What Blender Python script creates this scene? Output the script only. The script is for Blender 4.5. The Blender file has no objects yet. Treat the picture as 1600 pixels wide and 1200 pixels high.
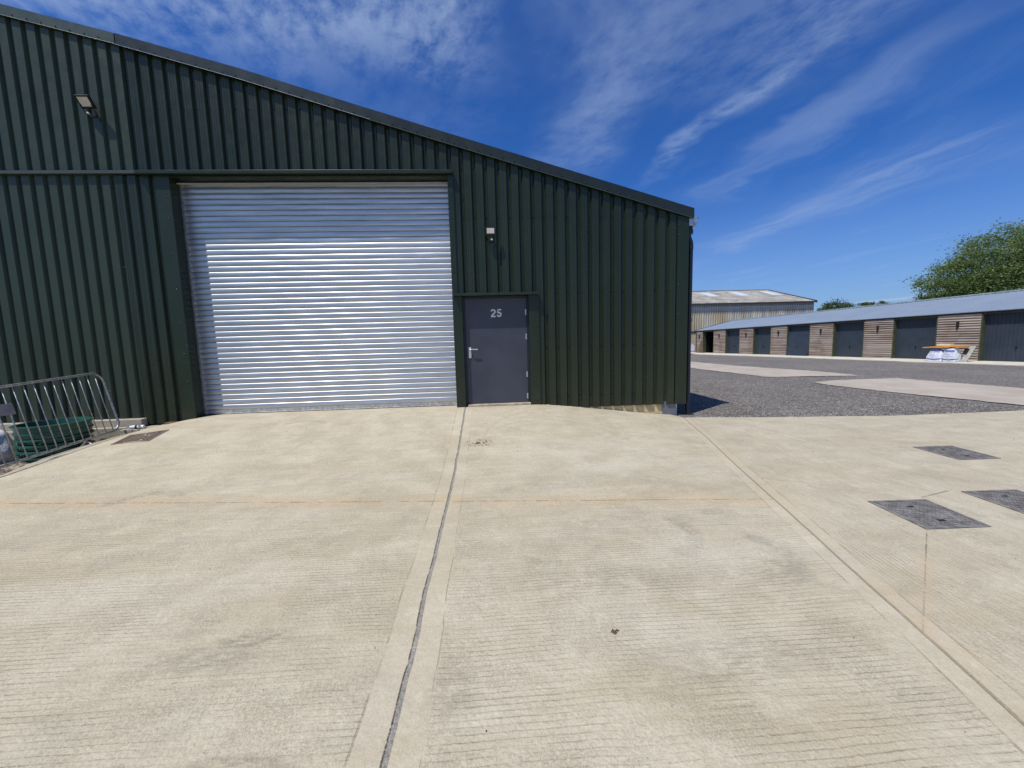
import bpy, bmesh, math, random
from mathutils import Vector, Matrix
R = math.radians
scn = bpy.context.scene
col = scn.collection

# ------------------------------------------------------------------ camera
cam_d = bpy.data.cameras.new('camera'); cam = bpy.data.objects.new('camera', cam_d); col.objects.link(cam)
cam_d.sensor_width = 36; cam_d.lens = 622.43/1600*36; cam_d.clip_start = .05; cam_d.clip_end = 4000
yaw, pitch, roll = .0605, .1066, -.0281
fw = Vector((math.sin(yaw)*math.cos(pitch), math.cos(yaw)*math.cos(pitch), -math.sin(pitch)))
rt = Vector((math.cos(yaw), -math.sin(yaw), 0)); up = rt.cross(fw)
r2 = rt*math.cos(roll)+up*math.sin(roll); u2 = up*math.cos(roll)-rt*math.sin(roll)
M = Matrix((r2, u2, -fw)).transposed().to_4x4(); M.translation = Vector((0, -7.56, 1.215))
cam.matrix_world = M
scn.camera = cam

# ------------------------------------------------------------------ exposure, sun, sky
scn.view_settings.view_transform = 'Standard'; scn.view_settings.look = 'None'
scn.view_settings.exposure = -.2; scn.view_settings.gamma = 1
SUN = Vector((-.405, -.324, 1)).normalized()
sd = bpy.data.lights.new('sun', 'SUN'); sd.energy = 4.9; sd.angle = R(.53); sd.color = (1, .955, .88)
sun = bpy.data.objects.new('sun', sd); col.objects.link(sun)
sun.rotation_euler = SUN.to_track_quat('Z', 'Y').to_euler(); sun.location = (-20, -20, 40)
elev = math.asin(SUN.z); azim = math.atan2(SUN.x, SUN.y)

# ------------------------------------------------------------------ node helpers
class V:
    """a socket with arithmetic"""
    def __init__(s, nt, sock): s.nt, s.k = nt, sock
    def _m(s, op, o=None, o2=None, clamp=False):
        n = s.nt.nodes.new('ShaderNodeMath'); n.operation = op; n.use_clamp = clamp
        s.nt.links.new(s.k, n.inputs[0])
        for i, q in ((1, o), (2, o2)):
            if q is None: continue
            if isinstance(q, V): s.nt.links.new(q.k, n.inputs[i])
            else: n.inputs[i].default_value = q
        return V(s.nt, n.outputs[0])
    def __add__(s, o): return s._m('ADD', o)
    __radd__ = __add__
    def __sub__(s, o): return s._m('SUBTRACT', o)
    def __rsub__(s, o): return (s*-1)+o
    def __mul__(s, o): return s._m('MULTIPLY', o)
    __rmul__ = __mul__
    def __truediv__(s, o): return s._m('DIVIDE', o)
    def abs(s): return s._m('ABSOLUTE')
    def sin(s): return s._m('SINE')
    def pow(s, o): return s._m('POWER', o)
    def sqrt(s): return s._m('SQRT')
    def max(s, o): return s._m('MAXIMUM', o)
    def min(s, o): return s._m('MINIMUM', o)
    def floor(s): return s._m('FLOOR')
    def fract(s): return s._m('FRACT')
    def step(s, a, b, lo=0., hi=1.):     # smooth map a..b -> lo..hi
        n = s.nt.nodes.new('ShaderNodeMapRange'); n.interpolation_type = 'SMOOTHSTEP'
        s.nt.links.new(s.k, n.inputs[0])
        n.inputs[1].default_value = a; n.inputs[2].default_value = b
        n.inputs[3].default_value = lo; n.inputs[4].default_value = hi
        return V(s.nt, n.outputs[0])

class Mat:
    def __init__(s, name, rough=.8, metal=0., spec=.5):
        s.m = bpy.data.materials.new(name); s.m.use_nodes = True; s.nt = s.m.node_tree
        s.b = s.nt.nodes['Principled BSDF']
        s.b.inputs['Roughness'].default_value = rough; s.b.inputs['Metallic'].default_value = metal
        s.b.inputs['Specular IOR Level'].default_value = spec
        s.tc = s.nt.nodes.new('ShaderNodeTexCoord'); s.pos = s.tc.outputs['Object']
    def link(s, a, b): s.nt.links.new(a.k if isinstance(a, V) else a, b)
    def xyz(s, src=None):
        n = s.nt.nodes.new('ShaderNodeSeparateXYZ'); s.link(src or s.pos, n.inputs[0])
        return [V(s.nt, n.outputs[i]) for i in range(3)]
    def vec(s, x, y, z):
        n = s.nt.nodes.new('ShaderNodeCombineXYZ')
        for i, q in enumerate((x, y, z)):
            if isinstance(q, V): s.link(q, n.inputs[i])
            else: n.inputs[i].default_value = q
        return n.outputs[0]
    def mapped(s, scale=(1, 1, 1), rot=(0, 0, 0), src=None):
        n = s.nt.nodes.new('ShaderNodeMapping'); n.inputs['Scale'].default_value = scale; n.inputs['Rotation'].default_value = rot
        s.link(src or s.pos, n.inputs[0]); return n.outputs[0]
    def noise(s, scale=5, detail=4, rough=.55, src=None, dist=0., out=0):
        n = s.nt.nodes.new('ShaderNodeTexNoise'); s.link(src or s.pos, n.inputs['Vector'])
        n.inputs['Scale'].default_value = scale; n.inputs['Detail'].default_value = detail
        n.inputs['Roughness'].default_value = rough; n.inputs['Distortion'].default_value = dist
        return V(s.nt, n.outputs[out])
    def voro(s, scale=10, src=None, feat='F1', out='Distance', rnd=1.):
        n = s.nt.nodes.new('ShaderNodeTexVoronoi'); n.feature = feat; s.link(src or s.pos, n.inputs['Vector'])
        n.inputs['Scale'].default_value = scale; n.inputs['Randomness'].default_value = rnd
        return V(s.nt, n.outputs[out])
    def mix(s, f, a, b, mode='MIX'):
        n = s.nt.nodes.new('ShaderNodeMix'); n.data_type = 'RGBA'; n.blend_type = mode; n.clamp_factor = True
        for sock, q in ((n.inputs[0], f), (n.inputs[6], a), (n.inputs[7], b)):
            if isinstance(q, V): s.link(q, sock)
            elif isinstance(q, (tuple, list)): sock.default_value = (*q, 1)
            else: sock.default_value = q
        return V(s.nt, n.outputs[2])
    def color(s, c):
        if isinstance(c, V): s.link(c, s.b.inputs['Base Color'])
        else: s.b.inputs['Base Color'].default_value = (*c, 1)
        return s
    def rough(s, r): s.link(r, s.b.inputs['Roughness']); return s
    def bump(s, h, dist=.01, strength=1.):
        n = s.nt.nodes.new('ShaderNodeBump'); n.inputs['Distance'].default_value = dist; n.inputs['Strength'].default_value = strength
        s.link(h, n.inputs['Height']); s.link(n.outputs[0], s.b.inputs['Normal']); return s

def simple(name, c, rough=.7, metal=0., var=.25, scale=6., spec=.5, bump=0.):
    m = Mat(name, rough, metal, spec)
    n = m.noise(scale, 5, .6)
    c2 = tuple(q*(1-var) for q in c); c1 = tuple(min(1, q*(1+var)) for q in c)
    m.color(m.mix(n.step(.3, .7), c2, c1))
    m.rough(m.noise(scale*2.3, 3).step(.2, .8, rough*.88, min(1, rough*1.1)))
    if bump: m.bump(m.noise(scale*6, 4), bump)
    return m.m

# ------------------------------------------------------------------ world
W = bpy.data.worlds.new('World'); scn.world = W; W.use_nodes = True
wt = W.node_tree; bg = wt.nodes['Background']
class WM(Mat):
    def __init__(s):
        s.nt = wt; s.tc = wt.nodes.new('ShaderNodeTexCoord'); s.pos = s.tc.outputs['Generated']
w = WM()
sky = wt.nodes.new('ShaderNodeTexSky'); sky.sky_type = 'NISHITA'; sky.sun_disc = False
sky.sun_elevation = elev; sky.sun_rotation = azim % (2*math.pi); sky.altitude = 100
sky.air_density = 1.0; sky.dust_density = .9; sky.ozone_density = 3.0
dx, dy, dz = w.xyz()
zc = dz.max(.03)
uu, vv = dx/zc, dy/zc
uvp = w.vec(uu, vv, 0.)
warp = w.noise(1.1, 4, .55, src=uvp)
uw = uu + (warp-.5)*.9
vw = vv + (w.noise(.8, 3, .5, src=w.vec(uu, vv, 7.))-.5)*.8
strk = w.noise(1.0, 7, .62, src=w.vec(uw*1.9, vw*.42, 3.))
fine = w.noise(1.0, 9, .60, src=w.vec(uu*2.6+vv*.6+uw*.4, vv*2.6+uw*.3, 1.))*.55+w.noise(1.0, 8, .66, src=w.vec(uu*13+vv*3, vv*9., 1.))*.45
big = w.noise(.55, 3, .5, src=w.vec(uu, vv*.7, 11.))
def band(u0, wd, v0, v1):
    return ((uw-u0).abs()).step(0., wd, 1., 0.)*vv.step(v0-.35, v0+.25)*vv.step(v1-.3, v1+.5, 1., 0.)
m_left = uw.step(-.15, .25, 1., 0.)*(vw-uu*.12).step(1.42, 1.80, 1., .12)*vv.step(1.9, 2.4, 1., 0.)
m_a = band(.5, .34, 1.15, 2.4)
m_a2 = band(1.0, .5, .9, 1.55)
m_b = band(1.1, .13, 1.6, 2.4)
m_c = band(1.62, .24, 1.35, 2.9)
m_d = ((uw-2.7).abs()).step(0., .75, 1., 0.)*vv.step(1.6, 2.2)*vv.step(3.8, 5.2, 1., 0.)
cl = (m_left*1.15*fine.step(.36, .60)+m_a*.62*fine.step(.25, .68)+m_a2*.6*fine.step(.35, .62)+m_b*.75*fine.step(.3, .6)+m_c*.46*strk.step(.3, .6)+m_d*.55*strk.step(.3, .62))
veil = strk.step(.5, .78)*.26*big.step(.35, .6) + vv.step(4., 16., 0., .10)
low = vv.step(5., 9.)*w.noise(1., 5, .6, src=w.vec(uu*.32, vv*.2, 5.)).step(.56, .7)*.55
back = vv.step(.6, -.4)*w.noise(1.2, 6, .6, src=uvp).step(.5, .75)*.5
cf = (cl*.50+veil*.8+low*1.1+back+dz.step(.34, .0)*.36).min(.80)*dz.step(.0, .05)
hs = wt.nodes.new('ShaderNodeHueSaturation'); hs.inputs['Saturation'].default_value = 1.12; hs.inputs['Value'].default_value = 1.0
wt.links.new(sky.outputs[0], hs.inputs['Color'])
tint = w.mix(1., V(wt, hs.outputs[0]), (.385, .80, 1.44), 'MULTIPLY')
final = w.mix(cf, tint, (4.9, 6.3, 9.0))
wt.links.new(final.k, bg.inputs[0]); bg.inputs[1].default_value = .095

# ------------------------------------------------------------------ mesh builder
class MB:
    def __init__(s): s.v = []; s.f = []; s.mi = []; s.cur = 0
    def quad(s, *p):
        i = len(s.v); s.v += [tuple(q) for q in p]; s.f.append(tuple(range(i, i+len(p)))); s.mi.append(s.cur)
    def box(s, x0, x1, y0, y1, z0, z1):
        i = len(s.v)
        s.v += [(x, y, z) for z in (z0, z1) for y in (y0, y1) for x in (x0, x1)]
        for f in ((0, 2, 3, 1), (4, 5, 7, 6), (0, 1, 5, 4), (2, 6, 7, 3), (0, 4, 6, 2), (1, 3, 7, 5)):
            s.f.append(tuple(i+k for k in f)); s.mi.append(s.cur)
        return s
    def hexa(s, p):      # 8 points, same order as box
        i = len(s.v); s.v += [tuple(q) for q in p]
        for f in ((0, 2, 3, 1), (4, 5, 7, 6), (0, 1, 5, 4), (2, 6, 7, 3), (0, 4, 6, 2), (1, 3, 7, 5)):
            s.f.append(tuple(i+k for k in f)); s.mi.append(s.cur)
        return s
    def tube(s, path, r, n=10, closed=False, cap=True):
        path = [Vector(p) for p in path]; rs = r if isinstance(r, (list, tuple)) else [r]*len(path)
        rings = []; ref = None
        for k, p in enumerate(path):
            a = path[k-1] if (k or closed) else p; b = path[(k+1) % len(path)] if (k < len(path)-1 or closed) else p
            t = (b-a).normalized()
            if ref is None: ref = t.orthogonal().normalized()
            ref = (ref-t*ref.dot(t)).normalized(); bi = t.cross(ref)
            i = len(s.v)
            for j in range(n):
                a_ = 2*math.pi*j/n; s.v.append(tuple(p+(ref*math.cos(a_)+bi*math.sin(a_))*rs[k]))
            rings.append(i)
        m = len(path)
        for k in range(m if closed else m-1):
            a, b = rings[k], rings[(k+1) % m]
            for j in range(n):
                s.f.append((a+j, a+(j+1) % n, b+(j+1) % n, b+j)); s.mi.append(s.cur)
        if cap and not closed:
            s.f.append(tuple(rings[0]+j for j in reversed(range(n)))); s.mi.append(s.cur)
            s.f.append(tuple(rings[-1]+j for j in range(n))); s.mi.append(s.cur)
        return s
    def lathe(s, prof, c=(0, 0, 0), n=32, ax='Z'):
        i0 = len(s.v); m = len(prof)
        for j in range(n):
            a = 2*math.pi*j/n
            for r, z in prof:
                p = (r*math.cos(a), r*math.sin(a), z)
                if ax == 'Y': p = (p[0], z, p[1])
                if ax == 'X': p = (z, p[0], p[1])
                s.v.append((c[0]+p[0], c[1]+p[1], c[2]+p[2]))
        for j in range(n):
            for k in range(m-1):
                a = i0+j*m+k; b = i0+((j+1) % n)*m+k
                s.f.append((a, b, b+1, a+1)); s.mi.append(s.cur)
        return s
    def dome(s, x, y, z, r, d=(0, -1, 0)):     # a small screw head
        d = Vector(d); a = d.orthogonal().normalized(); b = d.cross(a); c = Vector((x, y, z)); i = len(s.v); n = 6
        for k in range(n):
            t = 2*math.pi*k/n; s.v.append(tuple(c+(a*math.cos(t)+b*math.sin(t))*r))
        for k in range(n):
            t = 2*math.pi*k/n; s.v.append(tuple(c+(a*math.cos(t)+b*math.sin(t))*r*.55+d*r*.6))
        for k in range(n): s.f.append((i+k, i+(k+1) % n, i+n+(k+1) % n, i+n+k)); s.mi.append(s.cur)
        s.f.append(tuple(i+n+k for k in range(n))); s.mi.append(s.cur)
    def build(s, name, mats, parent=None, smooth=False, bevel=0., origin=None, autos=None):
        if not isinstance(mats, (list, tuple)): mats = [mats]
        o0 = Vector(origin) if origin is not None else Vector(parent.get('_o', (0, 0, 0)) if parent else (0, 0, 0))
        me = bpy.data.meshes.new(name); me.from_pydata([tuple(Vector(v)-o0) for v in s.v], [], s.f)
        for m in mats: me.materials.append(m)
        me.polygons.foreach_set('material_index', s.mi)
        if smooth: me.polygons.foreach_set('use_smooth', [True]*len(me.polygons))
        me.update()
        if smooth and autos: me.set_sharp_from_angle(angle=R(autos))
        o = bpy.data.objects.new(name, me); col.objects.link(o)
        if parent is not None: o.parent = parent; o['_o'] = tuple(parent.get('_o', (0, 0, 0)))
        if parent is None and origin is not None: o.location = o0; 
        if parent is None: o['_o'] = tuple(o0)
        bm = bmesh.new(); bm.from_mesh(me); bmesh.ops.recalc_face_normals(bm, faces=bm.faces[:]); bm.to_mesh(me); bm.free()
        if bevel:
            b = o.modifiers.new('bevel', 'BEVEL'); b.width = bevel; b.segments = 2; b.limit_method = 'ANGLE'; b.angle_limit = R(40)
        return o

def empty(name, loc, label, cat, group=None, world=True, rz=0.):
    """top-level Empty; world=True: children are given in world coordinates"""
    o = bpy.data.objects.new(name, None); col.objects.link(o); o.location = loc; o.rotation_euler = (0, 0, rz); o.empty_display_size = .2
    o['_o'] = tuple(loc) if world else (0., 0., 0.)
    tag(o, label, cat, group); return o
def tag(o, label=None, cat=None, group=None, kind=None):
    if label: o['label'] = label
    if cat: o['category'] = cat
    if group: o['group'] = group
    if kind: o['kind'] = kind
    return o
def copy_thing(root, loc, rz=None, label=None):
    r = root.copy(); col.objects.link(r); r.location = loc
    if rz is not None: r.rotation_euler = (0, 0, rz)
    if label: r['label'] = label
    for ch in list(root.children):
        c = ch.copy(); col.objects.link(c); c.parent = r
        for g in list(ch.children):
            d = g.copy(); col.objects.link(d); d.parent = c
    return r
def lerp(a, b, t): return a+(b-a)*t
def poly(x, pts):
    if x <= pts[0][0]: return pts[0][1]+(x-pts[0][0])*(pts[1][1]-pts[0][1])/(pts[1][0]-pts[0][0])
    for (a, b), (c, d) in zip(pts, pts[1:]):
        if x <= c: return lerp(b, d, (x-a)/(c-a))
    a, b = pts[-2]; c, d = pts[-1]; return d+(x-c)*(d-b)/(c-a)
def sstep(a, b, x):
    t = max(0, min(1, (x-a)/(b-a))); return t*t*(3-2*t)

GZ = -.33   # yard level; the door threshold is at 0

# ------------------------------------------------------------------ materials
def mat_concrete():
    m = Mat('brushed_concrete', .86)
    x, y, z = m.xyz()
    n1 = m.noise(.55, 5, .6); n2 = m.noise(2.3, 6, .62); n3 = m.noise(38, 4, .7); n4 = m.noise(160, 2, .6)
    n5 = m.noise(1.0, 5, .6, src=m.mapped((.7, 3.2, 1)))
    c = m.mix(n1.step(.32, .68), (0.441, 0.380, 0.277), (0.504, 0.444, 0.348))
    c = m.mix(n2.step(.42, .66)*.75, c, (0.563, 0.500, 0.396))
    c = m.mix(n5.step(.48, .70)*.5, c, (0.395, 0.320, 0.211))
    c = m.mix(m.noise(1.7, 6, .66, src=m.mapped((1, 1.6, 1))).step(.54, .66)*.34, c, (0.361, 0.328, 0.274))
    c = m.mix(m.noise(5, 6, .7, src=m.mapped((.35, 2.4, 1))).step(.55, .8)*.4, c, (0.353, 0.308, 0.229))
    wob = (m.noise(1.3, 3, .5)-.5)*.02
    # joint lines
    side = x - (y*.2755+3.78) + wob*1.2                 # >0: right hand road slab
    right = side.step(-.002, .002)
    ya = m.noise(1.0, 3, .6, src=m.vec(0., y*1.3, 0.))
    dA = x+.43+(ya-.5)*.05
    dB = y - (x*-.115-3.80) + wob
    onB = side.step(-.02, -.01, 1., 0.)
    dE = y - (x*-.04-7.9)
    # tined grooves: along x on the two front slabs, along the road on the right
    ca, sa = math.cos(R(11)), math.sin(R(11))
    wv = (m.noise(.9, 3, .5)-.5)*.08+(m.noise(9, 2, .5)-.5)*.007+(m.noise(45, 3, .6)-.5)*.008
    def tri(q, p): return ((q/p).fract()-.5).abs()*2
    g1 = tri(y+wv+x*.015, .031); g2 = tri(x*ca-y*sa+wv, .031)
    grv = m.mixf(right, g1, g2)
    bandA = dA.abs().step(.135, .145)
    bandC = side.abs().step(.11, .12)
    bm_ = bandA*bandC*.65+.35; bp_ = bandA*bandC*.7+.3
    worn = m.noise(.8, 6, .68).step(.34, .62)*m.noise(3.2, 5, .7).step(.26, .58, .12, 1.)
    ramp = y.step(-3.9, -2.5, 1., .22)
    gm = worn.max(right*.45)*bandA*bandC*m.mixf(right, ramp, .9)
    amp = m.noise(1., 4, .7, src=m.mapped((2.5, 14, 1))).step(.3, .62, .45, 1.)
    amp2 = m.noise(1., 4, .7, src=m.mapped((14, 2.5, 1))).step(.3, .62, .45, 1.)
    amp = m.mixf(right, amp, amp2)
    brk = m.noise(42, 3, .7).step(.30, .50, .25, 1.)
    groove = grv.step(.40, .02)*gm*amp*brk                      # 1 in the groove
    sx = m.noise(1., 5, .75, src=m.mapped((2.2, 34, 1))); sy = m.noise(1., 5, .75, src=m.mapped((34, 2.2, 1), (0, 0, R(-11))))
    stv = m.mixf(right, sx, sy)
    c = m.mix(stv.step(.50, .66)*.38*bp_, c, (.335, .30, .225)); c = m.mix(stv.step(.50, .34)*.34*bp_, c, (.60, .56, .475))
    pit = m.noise(120, 3, .8)*m.noise(2.6, 4, .7).step(.4, .62, .75, 1.05)
    c = m.mix(pit.step(.48, .58)*.5*bp_, c, (.21, .18, .13))
    c = m.mix(groove*.48, c, (0.202, 0.160, 0.104))
    # stains by the cross joint and the road joint
    c = m.mix(dB.abs().step(.0, .30, 1., 0.)*n2.step(.34, .58)*.5*onB, c, (0.487, 0.336, 0.174))
    c = m.mix(side.step(-.05, .45, 1., 0.)*right*n2.step(.4, .62)*.4, c, (0.437, 0.312, 0.185))
    hair = dB.abs().step(.004, .010, 1., 0.)*onB*m.noise(7, 4, .7).step(.38, .55)
    hairC = side.abs().step(.005, .012, 1., 0.)
    c = m.mix((hair*.95).max(hairC*.75), c, (0.168, 0.120, 0.067))
    edges = ((dA+.145).abs().step(.003, .007, 1., 0.)).max((dA-.135).abs().step(.002, .005, 1., 0.))
    edges = edges.max((side.abs()-.115).abs().step(.003, .008, 1., 0.))*m.noise(5, 3, .6).step(.35, .6)
    c = m.mix(edges*.85, c, (0.277, 0.224, 0.148))
    # poured sealant in the long joint, dark gaps at its sides
    seal = dA.abs().step(.011, .014, 1., 0.); gap = ((dA+.013).abs()).step(.003, .006, 1., 0.)*m.noise(9, 4, .7, src=m.vec(0., y*1., 0.)).step(.42, .5)
    c = m.mix(seal, c, m.mix(m.noise(60, 4, .7).step(.4, .62), (0.118, 0.116, 0.122), (0.252, 0.240, 0.229)))
    c = m.mix(gap, c, (0.025, 0.020, 0.015))
    # saw cut from the inspection cover, cross cut on the road
    saw = ((x-3.34-(y+4.85)*1.2).abs().step(.004, .008, 1., 0.))*right*y.step(-5.05, -4.9)*y.step(-4.88, -4.84, 1., 0.)
    # road screed lines
    for off, st in ((.62, .35), (1.55, .5), (2.75, .35), (4.1, .3), (6., .3)):
        c = m.mix(((x*ca-y*sa-3.7-off).abs()).step(.004, .014, 1., 0.)*right*st*n2.step(.35, .55), c, (0.605, 0.536, 0.414))
    for yy, st in ((-2.62, .3), (-4.45, .5), (-5.05, .45)):
        c = m.mix((y+wob-yy-x*-.05).abs().step(.003, .010, 1., 0.)*onB*st*n5.step(.3, .55), c, (0.319, 0.264, 0.185))
    # rubber scuffs: arcs left by turning tyres
    def arc(cx, cy, r, wd, a0, st, ex=1., kx=1., ky=1.):
        ddx = x-cx; ddy = (y-cy)*ex
        d = (ddx*ddx+ddy*ddy).sqrt()
        ring = (d-r).abs().step(wd*.3, wd, 1., 0.)
        lim = (ddx*kx+ddy*ky).step(a0, a0+.08)
        return ring*lim*m.noise(16, 4, .75).step(.34, .58)*m.noise(60, 3, .7).step(.36, .56, .35, 1.)*(st*1.35)
    for a in ((-3.06, -1.0, .34, .08, .1, .55, 1., 0., 1.), (-3.58, -3.45, .32, .09, .08, .6, 1., -.3, 1.),
              (1.28, -4.62, .3, .09, .05, .6, 1., .9, -.3), (1.75, -5.0, .32, .09, .12, .55, 1., 1., -.1),
              (.45, -4.55, .4, .06, .2, .3, 1., .2, -1.), (.9, -2.2, 1.1, .03, .5, .3, 1., .2, 1.), (1.6, -2.0, 1.7, .05, .9, .25, 1., -.5, 1.)):
        c = m.mix(arc(*a), c, (0.227, 0.200, 0.167))
    for (px, py, rx, ry, st) in ((-1.28, -5.5, .2, .07, .75), (1.85, -5.2, .22, .16, .55), (-1.5, -5.62, .3, .1, .5), (1.1, -5.85, .5, .16, .45),
                                 (-.2, -5.9, .12, .2, .4), (.35, -3.5, .5, .16, .3), (-1.0, -6.2, .25, .08, .6), (.85, -5.15, .8, .16, .3)):
        e = (((x-px)/rx).pow(2.)+((y-py)/ry).pow(2.)).step(.1, 1.6, 1., 0.)
        c = m.mix(e*m.noise(22, 5, .75, src=m.mapped((.5, 1.6, 1))).step(.4, .60)*(st*1.35), c, (0.227, 0.196, 0.148))
    # pale laitance bloom around
    for (px, py, rx, ry, st) in ((1.2, -2.6, 1.3, .7, .5), (1.6, -4.9, .8, .3, .4), (-2., -5.0, 1.6, .25, .3), (.9, -5.6, .6, .35, .35)):
        e = (((x-px)/rx).pow(2.)+((y-py)/ry).pow(2.)).step(.0, 1.4, 1., 0.)
        c = m.mix(e*n2.step(.3, .6)*st, c, (0.554, 0.512, 0.437))
    c = m.mix(n3.step(.38, .66)*.28, c, (0.302, 0.256, 0.185))
    c = m.mix(m.noise(95, 2, .5).step(.70, .78)*.55, c, (0.210, 0.160, 0.104))
    n6 = m.noise(75, 4, .75); peb = m.voro(55, out='Distance')
    c = m.mix(n6.step(.54, .68)*.55*bm_, c, (.22, .19, .14))
    c = m.mix(m.noise(11, 6, .75).step(.54, .72)*.30, c, (.30, .265, .20))
    c = m.mix(m.noise(7, 5, .7, src=m.mapped((1, 1, 1), (0, 0, 1.))).step(.55, .75)*.4, c, (.60, .56, .46))
    c = m.mix(n4.step(.35, .65)*.28, c, (0.605, 0.544, 0.444))
    # saw cut from the big cover towards the camera, with its pinkish bloom, and a cut between two covers
    sw = (x-3.28-(y+4.88)*1.196).abs(); swm = right*y.step(-6.15, -5.9)*y.step(-4.86, -4.82, 1., 0.)
    c = m.mix(sw.step(.02, .11, 1., 0.)*swm*n2.step(.3, .55)*.5, c, (.50, .39, .27))
    c = m.mix(sw.step(.003, .009, 1., 0.)*swm*m.noise(6, 4, .8).step(.38, .58)*y.step(-5.3, -5.0, .35, .8), c, (.13, .11, .08))
    s2 = (y+4.25-(x-3.95)*.28).abs()
    c = m.mix(s2.step(.006, .012, 1., 0.)*x.step(3.96, 4.0)*x.step(4.36, 4.42, 1., 0.)*m.noise(9, 4, .8).step(.3, .5)*.6, c, (.12, .10, .08))
    c = m.mix((y+3.55-(x-2.9)*-.55+wob).abs().step(.006, .02, 1., 0.)*x.step(2.75, 2.95)*x.step(3.6, 4.0, 1., 0.)*.35, c, (.36, .26, .15))
    grade = m.nt.nodes.new('ShaderNodeMix'); grade.data_type = 'RGBA'; grade.blend_type = 'MULTIPLY'; grade.inputs[0].default_value = 1; grade.inputs[7].default_value = (.985, .985, .925, 1); m.link(c, grade.inputs[6]); c = V(m.nt, grade.outputs[2])
    m.color(c)
    h = n6*.0030*bm_ + peb*-.0022*bm_ + groove*-.0036 + n3*.003 + n2*.004 + seal*-.003 + hair*-.004 + hairC*-.005 + n4*.0007 + edges*-.002 + m.noise(14, 4, .6)*.0035
    m.bump(h, 1., 1.)
    return m.m
def _mixf(s, f, a, b):
    if isinstance(b, V): return a+(b-a)*f
    return a+(a*-1+b)*f
Mat.mixf = _mixf
CONC = mat_concrete()

def mat_conc_plain(name, a, b, sc=2., groove=None):
    m = Mat(name, .9)
    c = m.mix(m.noise(sc, 6, .65).step(.3, .7), a, b)
    c = m.mix(m.noise(30, 4, .7).step(.5, .8)*.4, c, tuple(q*.5 for q in a))
    m.color(c); m.bump(m.noise(25, 5, .65), .006); return m.m
PAVE = mat_conc_plain('pale_pavement_concrete', (.50, .46, .38), (.64, .60, .52))
TRACK = mat_conc_plain('dusty_track_concrete', (.36, .31, .25), (.46, .40, .33), 1.2)
FOOT = mat_conc_plain('precast_concrete', (.30, .28, .22), (.42, .38, .31), 4.)

def mat_gravel():
    m = Mat('grey_gravel', .9)
    v1 = m.voro(22, out='Color'); v2 = m.voro(48, out='Color')
    k = m.nt.nodes.new('ShaderNodeSeparateColor'); m.link(v1, k.inputs[0]); r1 = V(m.nt, k.outputs[0])
    k = m.nt.nodes.new('ShaderNodeSeparateColor'); m.link(v2, k.inputs[0]); r2_ = V(m.nt, k.outputs[0])
    c = m.mix(r1, (.08, .071, .062), (.275, .248, .218))
    c = m.mix(r2_.step(.72, .95)*.7, c, (.36, .34, .32))
    c = m.mix(m.noise(.35, 5, .6).step(.35, .65)*.35, c, (.10, .085, .082))
    c = m.mix(m.noise(.8, 5, .6, src=m.mapped((1, .4, 1))).step(.5, .75)*.35, c, (.22, .20, .185))
    m.color(c)
    m.bump(m.voro(22)*-1.+m.voro(48)*-.4+m.noise(4, 4)*.8, .03, 1.)
    return m.m
GRAVEL = mat_gravel()
def mat_soil():
    m = Mat('dry_soil', .95)
    c = m.mix(m.noise(7, 6, .7).step(.35, .65), (.13, .10, .07), (.38, .33, .25))
    c = m.mix(m.noise(1.3, 4).step(.4, .62)*.6, c, (.42, .37, .29))
    m.color(c); m.bump(m.noise(18, 6, .7), .03); return m.m
SOIL = mat_soil()
def mat_field():
    m = Mat('field_grass', .95)
    m.color(m.mix(m.noise(.05, 5, .6).step(.35, .65), (.05, .075, .025), (.11, .12, .05))); return m.m
FIELD = mat_field()

def mat_cladding(name, a, b, streak, speck, rough):
    m = Mat(name, rough, 0., .42)
    x, y, z = m.xyz()
    st = m.noise(1., 4, .7, src=m.mapped((90, 90, .25)))
    sp = m.noise(75, 3, .7)
    c = m.mix(st.step(.3, .7)*streak+sp.step(.3, .7)*speck, a, b)
    c = m.mix(m.noise(.7, 5, .6).step(.4, .7)*.3, c, tuple(q*.75 for q in a))
    c = m.mix(m.noise(1., 5, .7, src=m.mapped((14, 14, .8))).step(.62, .8)*.3, c, (.06, .065, .055))
    dust = z.step(.7, -.2)*m.noise(3, 5, .7).step(.3, .7)*.16
    c = m.mix(dust, c, (.14, .12, .09))
    c = m.mix(m.noise(23, 2, .5).step(.80, .83)*.5, c, (.3, .31, .3))
    wn = m.nt.nodes.new('ShaderNodeTexWhiteNoise'); wn.noise_dimensions = '1D'; m.link(((x+.6)/1.0625).floor(), wn.inputs['W']); wv = V(m.nt, wn.outputs[0])
    c = m.mix(wv*.30, c, tuple(q*.55 for q in a))
    c = m.mix(m.noise(1., 3, .6, src=m.mapped((3.5, 3.5, 9), (0, .5, 0))).step(.745, .76)*.5, c, (.16, .18, .16))
    m.color(c)
    m.rough(m.noise(5, 4, .6).step(.3, .7, rough*.85, rough*1.2))
    m.bump(m.noise(2.2, 2, .5, src=m.mapped((1, 1, .5)))*1.+st*.03*streak, .004, 1.)
    return m.m
CLAD_N = mat_cladding('green_sheet_newer', (.012, .021, .010), (.027, .038, .021), .9, .12, .30)
CLAD_O = mat_cladding('green_sheet_older', (.020, .034, .017), (.042, .060, .037), .15, .85, .38)
TRIM = mat_cladding('green_flashing', (.012, .023, .010), (.023, .036, .020), .3, .3, .32)
TRIM_G = mat_cladding('weathered_green_flashing', (.045, .064, .056), (.072, .094, .084), .2, .6, .38)
SCREW = simple('screw_heads', (.012, .016, .013), .25, 0.4, .3)
GALV = simple('galvanised_steel', (.52, .53, .54), .38, .9, .25, 14)
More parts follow.
